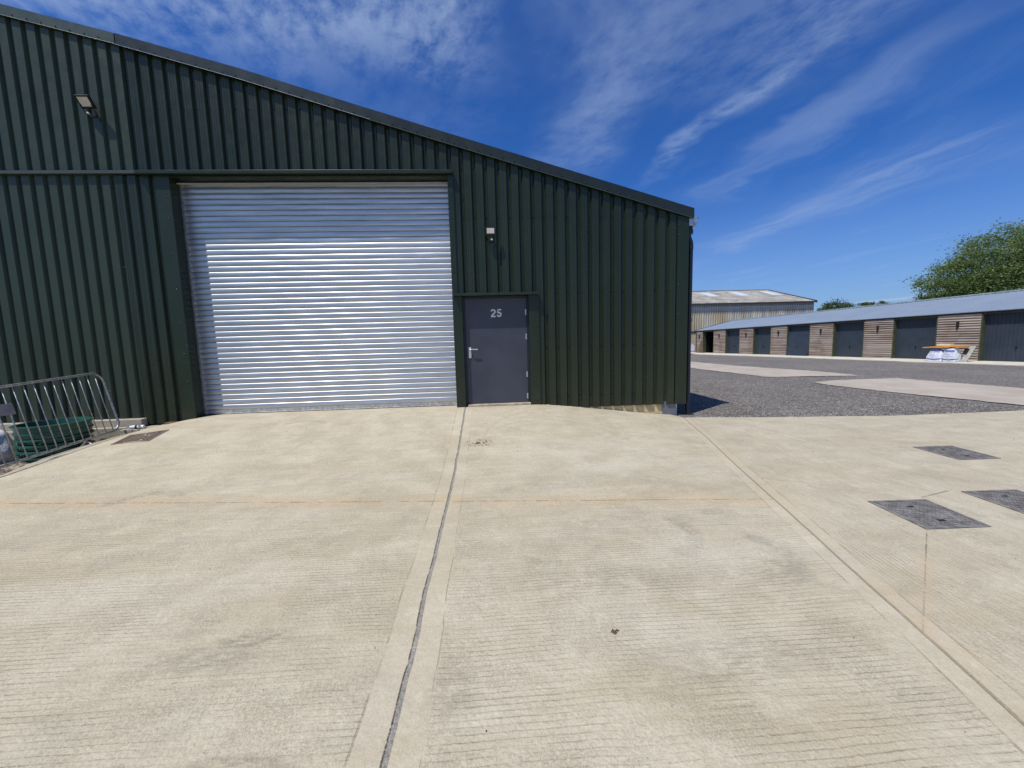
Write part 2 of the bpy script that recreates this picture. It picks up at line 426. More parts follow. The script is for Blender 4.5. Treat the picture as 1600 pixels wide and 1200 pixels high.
GALV_D = simple('dull_galvanised_steel', (.36, .37, .37), .5, .8, .3, 22)
def mat_shutter():
    m = Mat('galvanised_shutter_slats', .3, .86)
    n = m.noise(1., 5, .7, src=m.mapped((1.2, 1.2, 20)))
    c = m.mix(n.step(.3, .7), (.43, .455, .49), (.60, .62, .65))
    c = m.mix(m.noise(1., 5, .7, src=m.mapped((5, 5, 60))).step(.66, .8)*.3, c, (.30, .30, .30))
    c = m.mix(m.noise(13, 2, .5, src=m.mapped((.8, .8, 3))).step(.77, .80)*.5, c, (.3, .27, .22))
    m.color(c)
    m.rough(m.noise(1., 4, .6, src=m.mapped((2, 2, 30))).step(.3, .7, .33, .44))
    m.bump(m.noise(1.4, 3, .5, src=m.mapped((1, 1, 6))), .002); return m.m
SHUT = mat_shutter()
DOORP = None
def mat_door():
    m = Mat('slate_grey_door_paint', .42)
    x, y, z = m.xyz()
    c = m.mix(m.noise(2, 4).step(.3, .7), (.037, .043, .062), (.050, .056, .079))
    sc = m.noise(26, 5, .75).step(.58, .7)*z.step(.75, .0)*x.step(.6, -.3, .25, 1.)
    c = m.mix(sc*.6, c, (.22, .2, .17))
    m.color(c); m.bump(m.noise(8, 3), .002); return m.m
DOORP = mat_door()
DOORF = simple('dark_navy_frame_paint', (.012, .016, .032), .5, 0, .15)
WHITEP = simple('white_number_vinyl', (.62, .63, .62), .5, 0, .05)
ALU = simple('satin_aluminium', (.62, .62, .62), .32, .85, .1)
TIMB = simple('tan_plywood', (.56, .44, .24), .8, 0, .2, 9, bump=.002)
STEELG = simple('blue_grey_steel_post', (.17, .18, .21), .5, .3, .2)
BLACKP = simple('black_plastic_pipe', (.012, .013, .018), .32, 0, .2)
BLACK = simple('black_metal', (.01, .01, .011), .45, 0, .2)
LENS = simple('frosted_lamp_glass', (.60, .55, .46), .25, 0, .08)
IRON = None
def mat_iron(name, rust):
    m = Mat(name, .75, .1)
    c = m.mix(m.noise(9, 6, .7).step(.35, .65), (.12, .112, .105), (.25, .235, .22))
    c = m.mix(m.noise(4, 5, .7).step(.62-rust, .82-rust)*.8, c, (.17, .10, .07))
    c = m.mix(m.noise(30, 3, .7).step(.55, .7)*.5, c, (.30, .27, .22))
    m.color(c); m.bump(m.noise(50, 4), .002); return m.m
IRON = mat_iron('cast_iron', .0); IRON_R = mat_iron('rusty_cast_iron', .25)
GREENP = simple('dark_green_plastic', (.010, .072, .050), .38, 0, .25, 8)
BAGW = simple('white_woven_plastic', (.66, .67, .70), .6, 0, .12, 12, bump=.01)
ORANGE = simple('orange_sheet', (.78, .33, .03), .5, 0, .12)
CREAM = simple('cream_block', (.62, .56, .44), .8, 0, .1)
BLUEI = simple('blue_print_ink', (.05, .10, .42), .5, 0, .1)
YELI = simple('yellow_print_ink', (.70, .62, .20), .5, 0, .1)

def mat_wood():
    m = Mat('weathered_waney_boards', .85)
    x, y, z = m.xyz()
    g = m.noise(1., 6, .7, src=m.mapped((1.2, 3, 26)))
    bd = (z/.118).floor()
    rn = m.nt.nodes.new('ShaderNodeTexWhiteNoise'); rn.noise_dimensions = '2D'
    m.link(m.vec(bd, (x/2.2).floor(), 0.), rn.inputs['Vector']); rv = V(m.nt, rn.outputs[0])
    c = m.mix(rv, (.155, .11, .085), (.34, .285, .235))
    c = m.mix(g.step(.35, .65)*.55, c, (.42, .36, .31))
    c = m.mix(m.noise(1.3, 4, .6).step(.45, .7)*.5, c, (.17, .105, .075))
    m.color(c); m.bump(g, .006); return m.m
WOOD = mat_wood()
OLIVE = simple('olive_painted_timber', (.055, .065, .032), .7, 0, .25)
GDOOR = simple('anthracite_garage_door', (.032, .044, .062), .45, 0, .12, 3)
GROOF = simple('blue_grey_roof_sheet', (.21, .255, .32), .55, 0, .05, .7)
def mat_barnwall():
    m = Mat('weathered_barn_sheet', .75)
    x, y, z = m.xyz()
    st = m.noise(1., 6, .7, src=m.mapped((1.6, 1, .18)))
    c = m.mix(st.step(.35, .65), (.36, .35, .29), (.62, .60, .52))
    c = m.mix(m.noise(.35, 4, .6, src=m.mapped((1, 1, .25))).step(.52, .64)*.5, c, (.42, .31, .14))
    c = m.mix(z.step(4.15, 4.35)*.8, c, (.40, .42, .44))
    m.color(c); return m.m
BARNW = mat_barnwall()
def mat_barnroof():
    m = Mat('lichened_fibre_cement', .9)
    c = m.mix(m.noise(.8, 6, .7).step(.35, .65), (.20, .185, .16), (.36, .345, .315))
    c = m.mix(m.noise(1., 5, .75, src=m.mapped((.8, 2.6, 1))).step(.52, .72)*.7, c, (.13, .115, .095))
    m.color(c); return m.m
BARNR = mat_barnroof()
SKYL = simple('pale_rooflight_sheet', (.58, .62, .66), .4, 0, .08)
CARW = simple('white_car_paint', (.75, .76, .78), .2, 0, .03)
GLASS = simple('dark_car_glass', (.01, .012, .015), .08, 0, .1)
RUBBER = simple('tyre_rubber', (.012, .012, .012), .8, 0, .2)
LAMPR = simple('red_lamp_plastic', (.35, .01, .01), .3)

# ------------------------------------------------------------------ ground
fm = MB()
fm.quad((-1500, -1500, -.62), (1500, -1500, -.62), (1500, 1500, -.62), (-1500, 1500, -.62))
tag(fm.build('ground', FIELD), kind='structure')

def zc_(x, y):
    a = sstep(-3.6, -.05, y)**1.15
    b = 1-max(0, min(1, .55*(x-.95)/2.75+.45*sstep(.75, 3.9, x)))
    c = sstep(-7.4, -5.0, x)
    return GZ+(-GZ-.005)*a*b*c
def edge_l(y):      # left edge of the concrete apron
    return poly(y, [(-9, -6.05), (-2.4, -6.13), (-1.63, -6.38), (-.76, -6.40), (-.35, -6.15), (-.12, -5.75), (-.02, -5.45), (.3, -5.42)])
def edge_g(x):      # far edge of the concrete, where the gravel starts
    return poly(x, [(3.85, -.25), (5.2, -.53), (6.33, -.68), (7.41, -.84), (9, -.86), (14, -.8), (40, -.4)])
cm = MB()
ys = [-30, -22, -16, -12]+[-10+.25*i for i in range(28)]+[-3.0+.1*i for i in range(30)]
def addgrid(x0f, x1f, ylist, nx):
    base = len(cm.v)
    for y in ylist:
        for i in range(nx+1):
            x = lerp(x0f(y), x1f(y), i/nx); cm.v.append((x, y, zc_(x, y)))
    for j in range(len(ylist)-1):
        for i in range(nx):
            a = base+j*(nx+1)+i; cm.f.append((a, a+1, a+nx+2, a+nx+1)); cm.mi.append(0)
# one grid: columns from the left edge to x=40; the far rows follow the wall line and the gravel edge
xs_n = 150
def far(x):
    if x < 3.72: return .30 if x < 1.02 else .03
    return edge_g(max(x, 3.85))
base = len(cm.v); rows = 60
tv = [1-(1-k/rows)**1.8 for k in range(rows+1)]
cols_ = [k/xs_n for k in range(xs_n+1)]
def colx(t, y):
    l = edge_l(y)
    if t < .62: return lerp(l, 3.7, t/.62)
    if t < .78: return lerp(3.72, 10, (t-.62)/.16)
    return lerp(10, 45, (t-.78)/.22)
for j in range(rows+1):
    for t in cols_:
        xa = colx(t, -1); fy = far(xa)
        y = lerp(-40, fy, tv[j])
        x = colx(t, y); cm.v.append((x, y, zc_(x, y)))
for j in range(rows):
    for i in range(xs_n):
        a = base+j*(xs_n+1)+i; cm.f.append((a, a+1, a+xs_n+2, a+xs_n+1)); cm.mi.append(0)
# skirt along the far and left edges
n1_ = xs_n+1
for i in range(xs_n):
    a, b = cm.v[base+rows*n1_+i], cm.v[base+rows*n1_+i+1]
    cm.quad(a, b, (b[0], b[1], -.6), (a[0], a[1], -.6))
for j in range(rows):
    a, b = cm.v[base+j*n1_], cm.v[base+(j+1)*n1_]
    cm.quad(a, b, (b[0], b[1], -.6), (a[0], a[1], -.6))
yard = cm.build('concrete_yard', CONC, smooth=True, autos=35)
tag(yard, kind='structure')

# gravel yard
gm_ = MB(); rnd = random.Random(4)
def ggrid(x0, x1, y0, y1, st, z, amp, seed):
    r = random.Random(seed); nx = int((x1-x0)/st); ny = int((y1-y0)/st); b = len(gm_.v)
    for j in range(ny+1):
        for i in range(nx+1): gm_.v.append((x0+(x1-x0)*i/nx, y0+(y1-y0)*j/ny, z+r.uniform(-amp, amp)))
    for j in range(ny):
        for i in range(nx):
            a = b+j*(nx+1)+i; gm_.f.append((a, a+1, a+nx+2, a+nx+1)); gm_.mi.append(0)
ggrid(3.6, 62, -1.6, 62, .5, GZ-.012, .006, 3)
ggrid(-40, 3.6, 30, 62, 1.5, GZ-.012, .004, 5)
tag(gm_.build('gravel_yard', GRAVEL, smooth=True), kind='structure')
# loose stones over the near gravel
sm = MB(); r = random.Random(8)
def stone(mb, x, y, z, s, rr):
    i = len(mb.v)
    for dx_, dy_, dz_ in ((1, 0, 0), (0, 1, 0), (-1, 0, 0), (0, -1, 0), (0, 0, 1)):
        q = rr.uniform(.6, 1.2)*s; mb.v.append((x+dx_*q+rr.uniform(-.2, .2)*s, y+dy_*q+rr.uniform(-.2, .2)*s, z+dz_*q*.75))
    for f in ((0, 1, 4), (1, 2, 4), (2, 3, 4), (3, 0, 4)): mb.f.append(tuple(i+k for k in f)); mb.mi.append(mb.cur)
for k in range(26000):
    x = 3.9+9*r.random()**1.3; y = edge_g(x)+.01+7.5*r.random()**1.7
    if r.random() < .04: y = edge_g(x)-.05*r.random()
    if x > 10.2 and y > -.35 and y < 4.4 and r.random() < .93: continue
    sm.cur = r.choice((0, 0, 1, 1, 2)); stone(sm, x, y, GZ-.01, r.uniform(.006, .019), r)
st1 = simple('dark_chippings', (.09, .08, .073), .9, 0, .3, 3); st2 = simple('mid_chippings', (.17, .152, .138), .9, 0, .3, 3); st3 = simple('pale_chippings', (.32, .30, .28), .9, 0, .3, 3)
tag(sm.build('gravel_stones', [st1, st2, st3]), 'loose grey chippings covering the yard beside the green building', 'gravel', kind='stuff')

# worn concrete tracks across the gravel
def flat(name, pts, z, mat, jit=0., seed=1, n=14):
    r = random.Random(seed); out = []
    for k in range(len(pts)):
        a, b = pts[k], pts[(k+1) % len(pts)]
        for i in range(n):
            t = i/n; out.append((lerp(a[0], b[0], t)+r.uniform(-jit, jit), lerp(a[1], b[1], t)+r.uniform(-jit, jit), z))
    bm = bmesh.new(); vs = [bm.verts.new(p) for p in out]; bm.faces.new(vs)
    bmesh.ops.triangulate(bm, faces=bm.faces[:])
    me = bpy.data.meshes.new(name); bm.to_mesh(me); bm.free(); me.materials.append(mat)
    o = bpy.data.objects.new(name, me); col.objects.link(o); return o
o = flat('concrete_track', [(10.1, 6.15), (9.95, 10.6), (9.9, 15), (9.8, 40), (12.45, 40), (12.48, 16.2), (12.58, 11.5), (13.2, 8.2), (13.2, 6.1), (13.0, 5.6), (11.6, 5.95)], GZ+.006, TRACK, .06, 2, 16)
tag(o, kind='structure')
o = flat('concrete_track', [(10.6, -.42), (10.2, 1.5), (10.02, 3.3), (10.12, 4.2), (11.16, 4.62), (13.3, 4.55), (13.35, 3.2), (13.5, 1.6), (14.1, .2), (13.6, -.45)], GZ+.006, TRACK, .045, 3, 14)
tag(o, kind='structure')

# soil at the left
so = MB(); r = random.Random(12); nx, ny = 60, 50; b0 = 0
for j in range(ny+1):
    for i in range(nx+1):
        x = lerp(-12, -5.6, i/nx); y = lerp(-8, .1, j/ny)
        so.v.append((x, y, GZ-.075-.012*math.sin(x*3)*math.cos(y*2.3)+r.uniform(-.013, .013)-.05*sstep(-6.5, -8, x)))
for j in range(ny):
    for i in range(nx):
        a = j*(nx+1)+i; so.f.append((a, a+1, a+nx+2, a+nx+1)); so.mi.append(0)
tag(so.build('soil', SOIL, smooth=True), kind='structure')
rb = MB(); r = random.Random(77)
for k in range(900):
    y = r.uniform(-3.2, -.35); x = edge_l(y)-.02-.9*r.random()**1.6
    rb.cur = r.choice((0, 1)); stone(rb, x, y, GZ-.085, r.uniform(.008, .034), r)
tag(rb.build('rubble', [FOOT, simple('brown_clods', (.14, .10, .07), .95, 0, .3)]), 'stones and dry clods scattered on the soil by the apron edge', 'rubble', kind='stuff')

# ------------------------------------------------------------------ the green building
XL, XR, DB = -28.0, 3.87, 26.0
UNIT = empty('industrial_building', (-4, 0, 0), 'large dark green profiled metal industrial building with a roller shutter and grey door', 'building')
VERGE = [(-12, 7.90), (-7.66, 6.85), (-5.92, 6.43), (-4.01, 5.92), (-.94, 5.01), (3.96, 3.59)]
def zroof(x):
    if x < -12: return 7.90-(-12-x)*.27
    return poly(x, VERGE)
PITCH, DEP, TOPW, BOTW = .2125, .045, .090, .034
def profile_strip(mb, x0, x1, zb, zt, y0=0., phase=-.56, screws=(), screw_mat=1, axis='x', fx=0., micro=True):
    """outer crowns at y0, narrow troughs DEP deep; zb, zt are functions of x. Sheet seen from -y"""
    pts = []     # (x, y)
    k0 = math.floor((x0-phase)/PITCH)-1; k = k0
    while True:
        c = phase+k*PITCH
        if c > x1+PITCH: break
        seq = [(c-TOPW/2, 0), (c-BOTW/2, DEP), (c+BOTW/2, DEP), (c+TOPW/2, 0)]
        if micro:
            for q in (.30, .62):
                m_ = c+TOPW/2+(PITCH-TOPW)*q
                seq += [(m_-.007, 0), (m_-.004, .0022), (m_+.004, .0022), (m_+.007, 0)]
        pts += seq; k += 1
    out = []
    for (xa, ya), (xb, yb) in zip(pts, pts[1:]):
        if xb <= x0 or xa >= x1: continue
        a, ya2 = xa, ya; b, yb2 = xb, yb
        if xa < x0: ya2 = lerp(ya, yb, (x0-xa)/(xb-xa)); a = x0
        if xb > x1: yb2 = lerp(ya, yb, (x1-xa)/(xb-xa)); b = x1
        if axis == 'x': mb.quad((a, y0+ya2, zb(a)), (b, y0+yb2, zb(b)), (b, y0+yb2, zt(b)), (a, y0+ya2, zt(a)))
        else: mb.quad((fx-ya2, a, zb(a)), (fx-yb2, b, zb(b)), (fx-yb2, b, zt(b)), (fx-ya2, a, zt(a)))
    cur = mb.cur; mb.cur = screw_mat
    k = k0
    while screws:
        c = phase+k*PITCH; k += 1
        if c > x1-.02: break
        if c < x0+.02: continue
        for z in screws:
            if zb(c)+.02 < z < zt(c)-.02:
                if axis == 'x': mb.dome(c+.006, y0+DEP-.001, z, .0135)
    mb.cur = cur
K = lambda z: (lambda x: z)
SH_L, SH_R, SH_T = -5.35, -.60, 4.20
D_L, D_R, D_T = -.43, .81, 2.06
ZB = -.1
ROWS = (.14, 1.08, 2.10, 3.48)
ROWSU = (4.33, 5.32, 6.3)
mb = MB()
profile_strip(mb, -5.92, SH_R+.06, K(4.31), lambda x: zroof(x)-.1, screws=ROWSU)
mb.build('upper_wall_sheeting', [CLAD_N, SCREW], UNIT)
mb = MB()
profile_strip(mb, XL, -5.921, K(4.31), lambda x: zroof(x)-.1, y0=-.004, screws=(4.36, 4.9, 5.5, 6.1), micro=False)
mb.build('upper_wall_sheeting', [CLAD_O, SCREW], UNIT)
mb = MB()
profile_strip(mb, XL, -6.24, K(.02), K(4.25), y0=.0, screws=(1.02, 2.3, 3.2, 4.05), micro=False)
mb.build('lower_wall_sheeting', [CLAD_O, SCREW], UNIT)
mb = MB()
profile_strip(mb, -6.239, -5.6, K(-.1), K(4.23), y0=-.003, screws=(.16, 1.0, 2.1, 3.1, 3.95))
mb.build('lower_wall_sheeting', [CLAD_N, SCREW], UNIT)
mb = MB()
profile_strip(mb, SH_R+.06, 1.0, K(2.09), lambda x: zroof(x)-.1, phase=-.56, screws=(2.13, 3.48, 4.33))
profile_strip(mb, 1.0, 3.68, K(ZB), lambda x: zroof(x)-.1, phase=-.56, screws=ROWS)
mb.build('right_wall_sheeting', [CLAD_N, SCREW], UNIT)
# side and rear walls
mb = MB()
profile_strip(mb, .0, DB, K(ZB), K(3.5), axis='y', fx=XR, phase=.1, micro=False)
mb.quad((XL, DB, -.4), (XR, DB, -.4), (XR, DB, 3.45), (-12, DB, 7.8), (XL, DB, 3.45))
mb.quad((XL, 0, -.4), (XL, DB, -.4), (XL, DB, 3.45), (XL, 0, 3.45))
mb.build('side_wall_sheeting', CLAD_N, UNIT)
# roof planes with overlap
mb = MB()
for (a, b) in ((-12, XR+.10), (-12, XL)):
    za, zb_ = zroof(a)-.02, zroof(b)-.02
    n = 6
    for i in range(n):
        xa, xb = lerp(a, b, i/n), lerp(a, b, (i+1)/n); z1, z2 = zroof(xa)-.03, zroof(xb)-.03
        mb.hexa([(xa, .02, z1-.06), (xb, .02, z2-.06), (xa, DB, z1-.06), (xb, DB, z2-.06), (xa, .02, z1), (xb, .02, z2), (xa, DB, z1), (xb, DB, z2)])
mb.build('roof', TRIM_G, UNIT)
# verge flashing with lip and screws
def verge(x0, x1, y, hgt, mat, lip, seed, lipm=None):
    mb = MB(); n = max(2, int((x1-x0)/.6)); r = random.Random(seed)
    xs = [lerp(x0, x1, i/n) for i in range(n+1)]
    for a in [q[0] for q in VERGE]:
        if x0 < a < x1: xs.append(a)
    xs.sort()
    for a, b in zip(xs, xs[1:]):
        ja, jb = zroof(a), zroof(b)
        mb.hexa([(a, y, ja-hgt), (b, y, jb-hgt), (a, y+.004, ja-hgt), (b, y+.004, jb-hgt), (a, y, ja), (b, y, jb), (a, y+.004, ja), (b, y+.004, jb)])
        mb.hexa([(a, y, ja), (b, y, jb), (a, y+.2, ja), (b, y+.2, jb), (a, y, ja+.004), (b, y, jb+.004), (a, y+.2, ja+.004), (b, y+.2, jb+.004)])
        mb.cur = 1
        mb.hexa([(a, y-lip, ja-hgt-.012), (b, y-lip, jb-hgt-.012), (a, y+.004, ja-hgt), (b, y+.004, jb-hgt), (a, y-lip, ja-hgt-.006), (b, y-lip, jb-hgt-.006), (a, y+.004, ja-hgt+.004), (b, y+.004, jb-hgt+.004)])
        mb.cur = 0
    mb.cur = 2
    k = math.ceil((x0+.1+.56)/PITCH); 
    while True:
        c = -.56+k*PITCH+PITCH/2; k += 1
        if c > x1-.03: break
        mb.dome(c, y, zroof(c)-hgt+.03, .013)
    return mb.build('verge_flashing', [mat, lipm or TRIM_G, SCREW], UNIT)
verge(-28, -5.95, -.040, .155, TRIM_G, .004, 1)
verge(-5.93, -1.9, -.046, .168, mat_cladding('newer_verge_steel', (.024, .034, .034), (.05, .062, .062), .1, .5, .3), .020, 2, GALV_D)
verge(-1.93, 3.96, -.050, .172, mat_cladding('smooth_verge_steel', (.017, .025, .023), (.026, .036, .033), .1, .2, .34), .006, 3)
# corner flashing
mb = MB()
mb.box(3.66, XR+.012, -.022, -.018, ZB, zroof(3.8)-.17); mb.box(XR+.008, XR+.012, -.018, .2, ZB, 3.42)
mb.box(3.655, 3.663, -.022, .004, ZB, 3.5)
mb.cur = 1
for z in (.06, .55, 1.1, 1.65, 2.2, 2.75, 3.12, 3.3): mb.dome(3.69, -.022, z, .011)
for z in (.55, 1.6): mb.dome(3.80, -.022, z-.5, .011)
mb.build('corner_flashing', [TRIM, SCREW], UNIT)

# shutter opening: reveals, jamb flashings, head flashing
mb = MB()
mb.box(-5.60, SH_L, -.022, -.016, -.12, 4.22)           # left face flashing
mb.box(-5.604, -5.596, -.022, .03, -.12, 4.22)
mb.box(SH_L-.004, SH_L, -.016, .30, -.05, 4.22)         # left reveal
mb.cur = 1
for z in (.3, .75, 1.25, 1.8, 2.4, 3.0, 3.6, 3.95): mb.dome(-5.43, -.022, z-.1, .011)
mb.build('shutter_jamb_flashing', [TRIM, SCREW], UNIT)
mb = MB()
mb.box(SH_R, SH_R+.10, -.026, -.020, 2.10, 4.22)
mb.box(SH_R, SH_R+.004, -.02, .30, .0, 4.22)
mb.box(SH_R-.002, D_L, -.028, -.022, .0, 2.07)
mb.box(D_L-.004, D_L, -.022, .13, .0, 2.07)
mb.cur = 1
for z in (2.5, 3.0, 3.45, 3.85): mb.dome(SH_R+.055, -.026, z, .011)
for z in (.08, .4, .7, 1.0, 1.3, 1.62, 1.95): mb.dome(SH_R+.022, -.028, z, .008)
mb.build('shutter_jamb_flashing', [TRIM, SCREW], UNIT)
def head(name, x0, x1, z, proj, h, mat):
    mb = MB()
    mb.hexa([(x0, -proj, z-h), (x1, -proj, z-h), (x0, .045, z-h+.012), (x1, .045, z-h+.012), (x0, -proj, z), (x1, -proj, z), (x0, .045, z+.035), (x1, .045, z+.035)])
    return mb.build(name, mat, UNIT, bevel=.003)
head('head_flashing', -5.85, SH_R+.10, 4.27, .10, .055, TRIM)
head('cladding_drip_flashing', -28, -5.82, 4.285, .055, .05, TRIM_G)
head('door_head_flashing', -.585, 1.0, 2.105, .125, .04, TRIM)
mb = MB()   # soffit plate and steel angle above the curtain
mb.box(SH_L, SH_R, .0, .42, 4.20, 4.216)
mb.build('opening_soffit', TRIM, UNIT)
mb = MB(); mb.box(SH_L+.02, SH_R-.002, .115, .119, 4.12, 4.138); mb.box(SH_L+.02, SH_R-.002, .119, .19, 4.134, 4.138)
mb.build('head_angle', simple('beige_primer_steel', (.42, .38, .30), .55, .2, .1), UNIT)
# roller shutter
mb = MB(); ns = 42; ztop, zbot = 4.20, .075; ph = (ztop-zbot)/ns; x0, x1 = SH_L+.02, SH_R; yb = .235
prof = []
for k in range(ns):
    z0 = zbot+k*ph
    prof += [(0.010, 0.0), (0.010, .06), (.004, .07)] if 0 else []
    for t, d in ((0, .020), (.05, .021), (.07, .010), (.085, .0035), (.13, .0032), (.20, .0012), (.30, -.0012), (.41, -.0026), (.52, -.0030), (.63, -.0024), (.74, -.0008), (.84, .0014), (.91, .0036), (.945, .0060), (.98, .0105)):
        prof.append((z0+t*ph, yb+d))
prof.append((ztop, yb+.016))
nxs = 24
rr = random.Random(3)
bow = [0.0025*math.sin(i*1.3)+rr.uniform(-.0012, .0012) for i in range(nxs+1)]
b0 = len(mb.v)
for (z, y) in prof:
    for i in range(nxs+1): mb.v.append((lerp(x0, x1, i/nxs), y+bow[i], z))
for j in range(len(prof)-1):
    for i in range(nxs):
        a = b0+j*(nxs+1)+i; mb.f.append((a, a+1, a+nxs+2, a+nxs+1)); mb.mi.append(0)
SHO = mb.build('roller_shutter', SHUT, UNIT, smooth=True, autos=38)
mb = MB(); mb.box(x0, x1, yb-.008, yb+.03, .006, .075); mb.box(x0, x1, yb-.02, yb-.008, .006, .014); mb.build('bottom_rail', GALV, SHO, bevel=.003)
mb = MB(); mb.box(SH_L, SH_L+.035, yb-.035, yb+.05, 0, 4.19); mb.build('guide_rail', GALV_D, SHO, bevel=.002)
mb = MB(); mb.box(SH_R-.012, SH_R, yb-.035, yb+.05, 0, 4.19); mb.build('guide_rail', GALV_D, SHO, bevel=.002)
# dark interior behind (back plate)
mb = MB(); mb.box(SH_L-.1, D_R+.3, .40, .42, -.05, 4.5); mb.build('inner_lining', BLACK, UNIT)

# door
mb = MB()
mb.box(D_R, D_R+.19, -.028, -.022, -.01, 2.07); mb.box(D_R, D_R+.004, -.022, .13, -.01, 2.07)
mb.box(.998, 1.006, -.028, .02, -.02, 2.1)
mb.cur = 1
for z in (.08, .36, .64, .92, 1.2, 1.48, 1.76, 1.98): mb.dome(.955, -.028, z, .011)
mb.build('door_jamb_flashing', [TRIM, SCREW], UNIT)
DY = .07
DOOR = MB(); DOOR.box(D_L+.045, D_R-.035, DY, DY+.05, .035, 2.03)
DOOR = DOOR.build('entrance_door', DOORP, UNIT, bevel=.003)
mb = MB(); mb.box(D_L, D_L+.043, DY-.02, DY+.06, .0, 2.07); mb.box(D_R-.033, D_R, DY-.01, DY+.06, 0, 2.07); mb.box(D_L+.043, D_R-.033, DY-.02, DY+.06, 2.032, 2.07)
mb.build('door_frame', DOORF, UNIT, bevel=.002)
mb = MB(); mb.box(D_L+.043, D_R, -.02, DY+.05, .0, .033); mb.build('threshold', simple('dusty_steel_threshold', (.45, .38, .28), .7, .1), UNIT, bevel=.003)
for z in (1.76, 1.30, .58, .16):
    mb = MB(); mb.tube([(D_R-.043, DY-.012, z-.055), (D_R-.043, DY-.012, z+.055)], .010, 8); mb.box(D_R-.062, D_R-.044, DY-.004, DY-.0005, z-.05, z+.05)
    mb.build('hinge', ALU, DOOR, smooth=True, autos=40)
mb = MB(); mb.box(-.345, -.295, DY-.014, DY-.0005, .92, 1.13)
mb.tube([(-.32, DY-.012, 1.085), (-.32, DY-.065, 1.085), (-.30, DY-.068, 1.085), (-.17, DY-.068, 1.080)], .011, 8)
mb.tube([(-.32, DY-.012, .955), (-.32, DY-.028, .955)], .014, 10)
mb.build('handle', ALU, DOOR, bevel=.002)
# the number 25, cut as flat vinyl digits
def ribbon(mb, pts, wd, x0, z0, sc):
    P2 = [Vector((p[0], p[1])) for p in pts]; L = []
    for k, p in enumerate(P2):
        a = P2[max(0, k-1)]; b = P2[min(len(P2)-1, k+1)]; t = (b-a).normalized(); n = Vector((-t.y, t.x))
        m_ = 1.
        if 0 < k < len(P2)-1:
            t1 = (p-a).normalized(); m_ = 1/max(.6, abs(t1.dot(t)))
        L.append((p+n*wd/2*m_, p-n*wd/2*m_))
    for k, ((a, b), (c, d)) in enumerate(zip(L, L[1:])):
        yy = DY-.0025-.00012*k
        mb.quad(*[(x0+q.x*sc, yy, z0+q.y*sc) for q in (a, b, d, c)])
def arcp(cx, cy, rx, ry, a0, a1, n=12): return [(cx+rx*math.cos(R(lerp(a0, a1, i/n))), cy+ry*math.sin(R(lerp(a0, a1, i/n)))) for i in range(n+1)]
mb = MB()
ribbon(mb, arcp(.33, .70, .235, .205, 172, -28)+[(.44, .47), (.26, .30), (.14, .15), (.11, .09)], .19, .095, 1.68, .148)
ribbon(mb, [(.03, .085), (.64, .085)], .17, .095, 1.68, .148)
ribbon(mb, [(.16, .915), (.62, .915)], .17, .205, 1.68, .148)
ribbon(mb, [(.20, .90), (.135, .50)], .16, .205, 1.68, .148)
ribbon(mb, arcp(.33, .33, .235, .235, 142, -168, 18), .19, .205, 1.68, .148)
mb.build('house_number', WHITEP, DOOR)

# base at the right: timber board, steel post, concrete
mb = MB(); mb.box(1.02, 3.43, .050, .075, -.40, -.02); mb.build('timber_board', TIMB, UNIT)
mb = MB(); mb.box(3.43, 3.70, .03, .09, -.40, -.05); mb.cur = 1; mb.box(3.70, 3.715, .02, .10, -.40, -.05); mb.build('base_post', [STEELG, GALV], UNIT)
# gutter and downpipe
mb = MB()
g0, g1 = -.02, DB
mb.box(XR+.012, XR+.020, g0, g1, 3.29, 3.45); mb.box(XR+.020, XR+.15, g0, g1, 3.29, 3.297)
mb.hexa([(XR+.150, g0, 3.29), (XR+.158, g0, 3.29), (XR+.150, g1, 3.29), (XR+.158, g1, 3.29), (XR+.195, g0, 3.46), (XR+.203, g0, 3.46), (XR+.195, g1, 3.46), (XR+.203, g1, 3.46)])
mb.hexa([(XR+.020, g0, 3.297), (XR+.152, g0, 3.297), (XR+.020, g0+.006, 3.297), (XR+.152, g0+.006, 3.297), (XR+.020, g0, 3.45), (XR+.195, g0, 3.45), (XR+.020, g0+.006, 3.45), (XR+.195, g0+.006, 3.45)])
mb.build('gutter', GALV, UNIT)
mb = MB(); px = XR+.07
mb.tube([(px+.02, .09, 3.29), (px+.02, .09, 3.22), (px-.005, .09, 3.17), (px-.005, .09, 3.10), (px+.035, .09, 3.0), (px+.035, .09, 2.9), (px+.03, .09, 1.5), (px+.03, .09, -.2), (px+.03, .06, -.36)], .043, 14)
for z in (2.92, 3.2): mb.tube([(px+.03 if z < 3 else px+.02, .09, z-.04), (px+.03 if z < 3 else px+.02, .09, z+.04)], .052, 14)
mb.tube([(px+.03, .09, 1.5), (px+.03, .09, 1.56)], .05, 14)
mb.build('downpipe', BLACKP, UNIT, smooth=True, autos=40)
mb = MB(); mb.box(px-.02, px+.10, .03, .15, -.38, GZ+.02); mb.box(px-.04, px+.12, .01, .03, -.38, GZ+.012); mb.build('drain_gully', BLACK, UNIT, bevel=.004)

# footing at the left of the wall
FT = empty('concrete_footing', (-8, -.2, -.45), 'pale precast concrete footing with a ledge under the green cladding', 'footing')
mb = MB(); mb.box(-14, -6.42, -.22, .03, -.6, -.11); mb.box(-14, -6.22, -.12, .03, -.11, .015)
mb.build('ledge', FOOT, FT, bevel=.01)
mb = MB(); mb.box(-6.415, -5.96, -.34, .03, -.6, -.13); mb.box(-5.955, -5.40, -.30, .03, -.6, -.115); mb.build('kerb_block', FOOT, FT, bevel=.008)

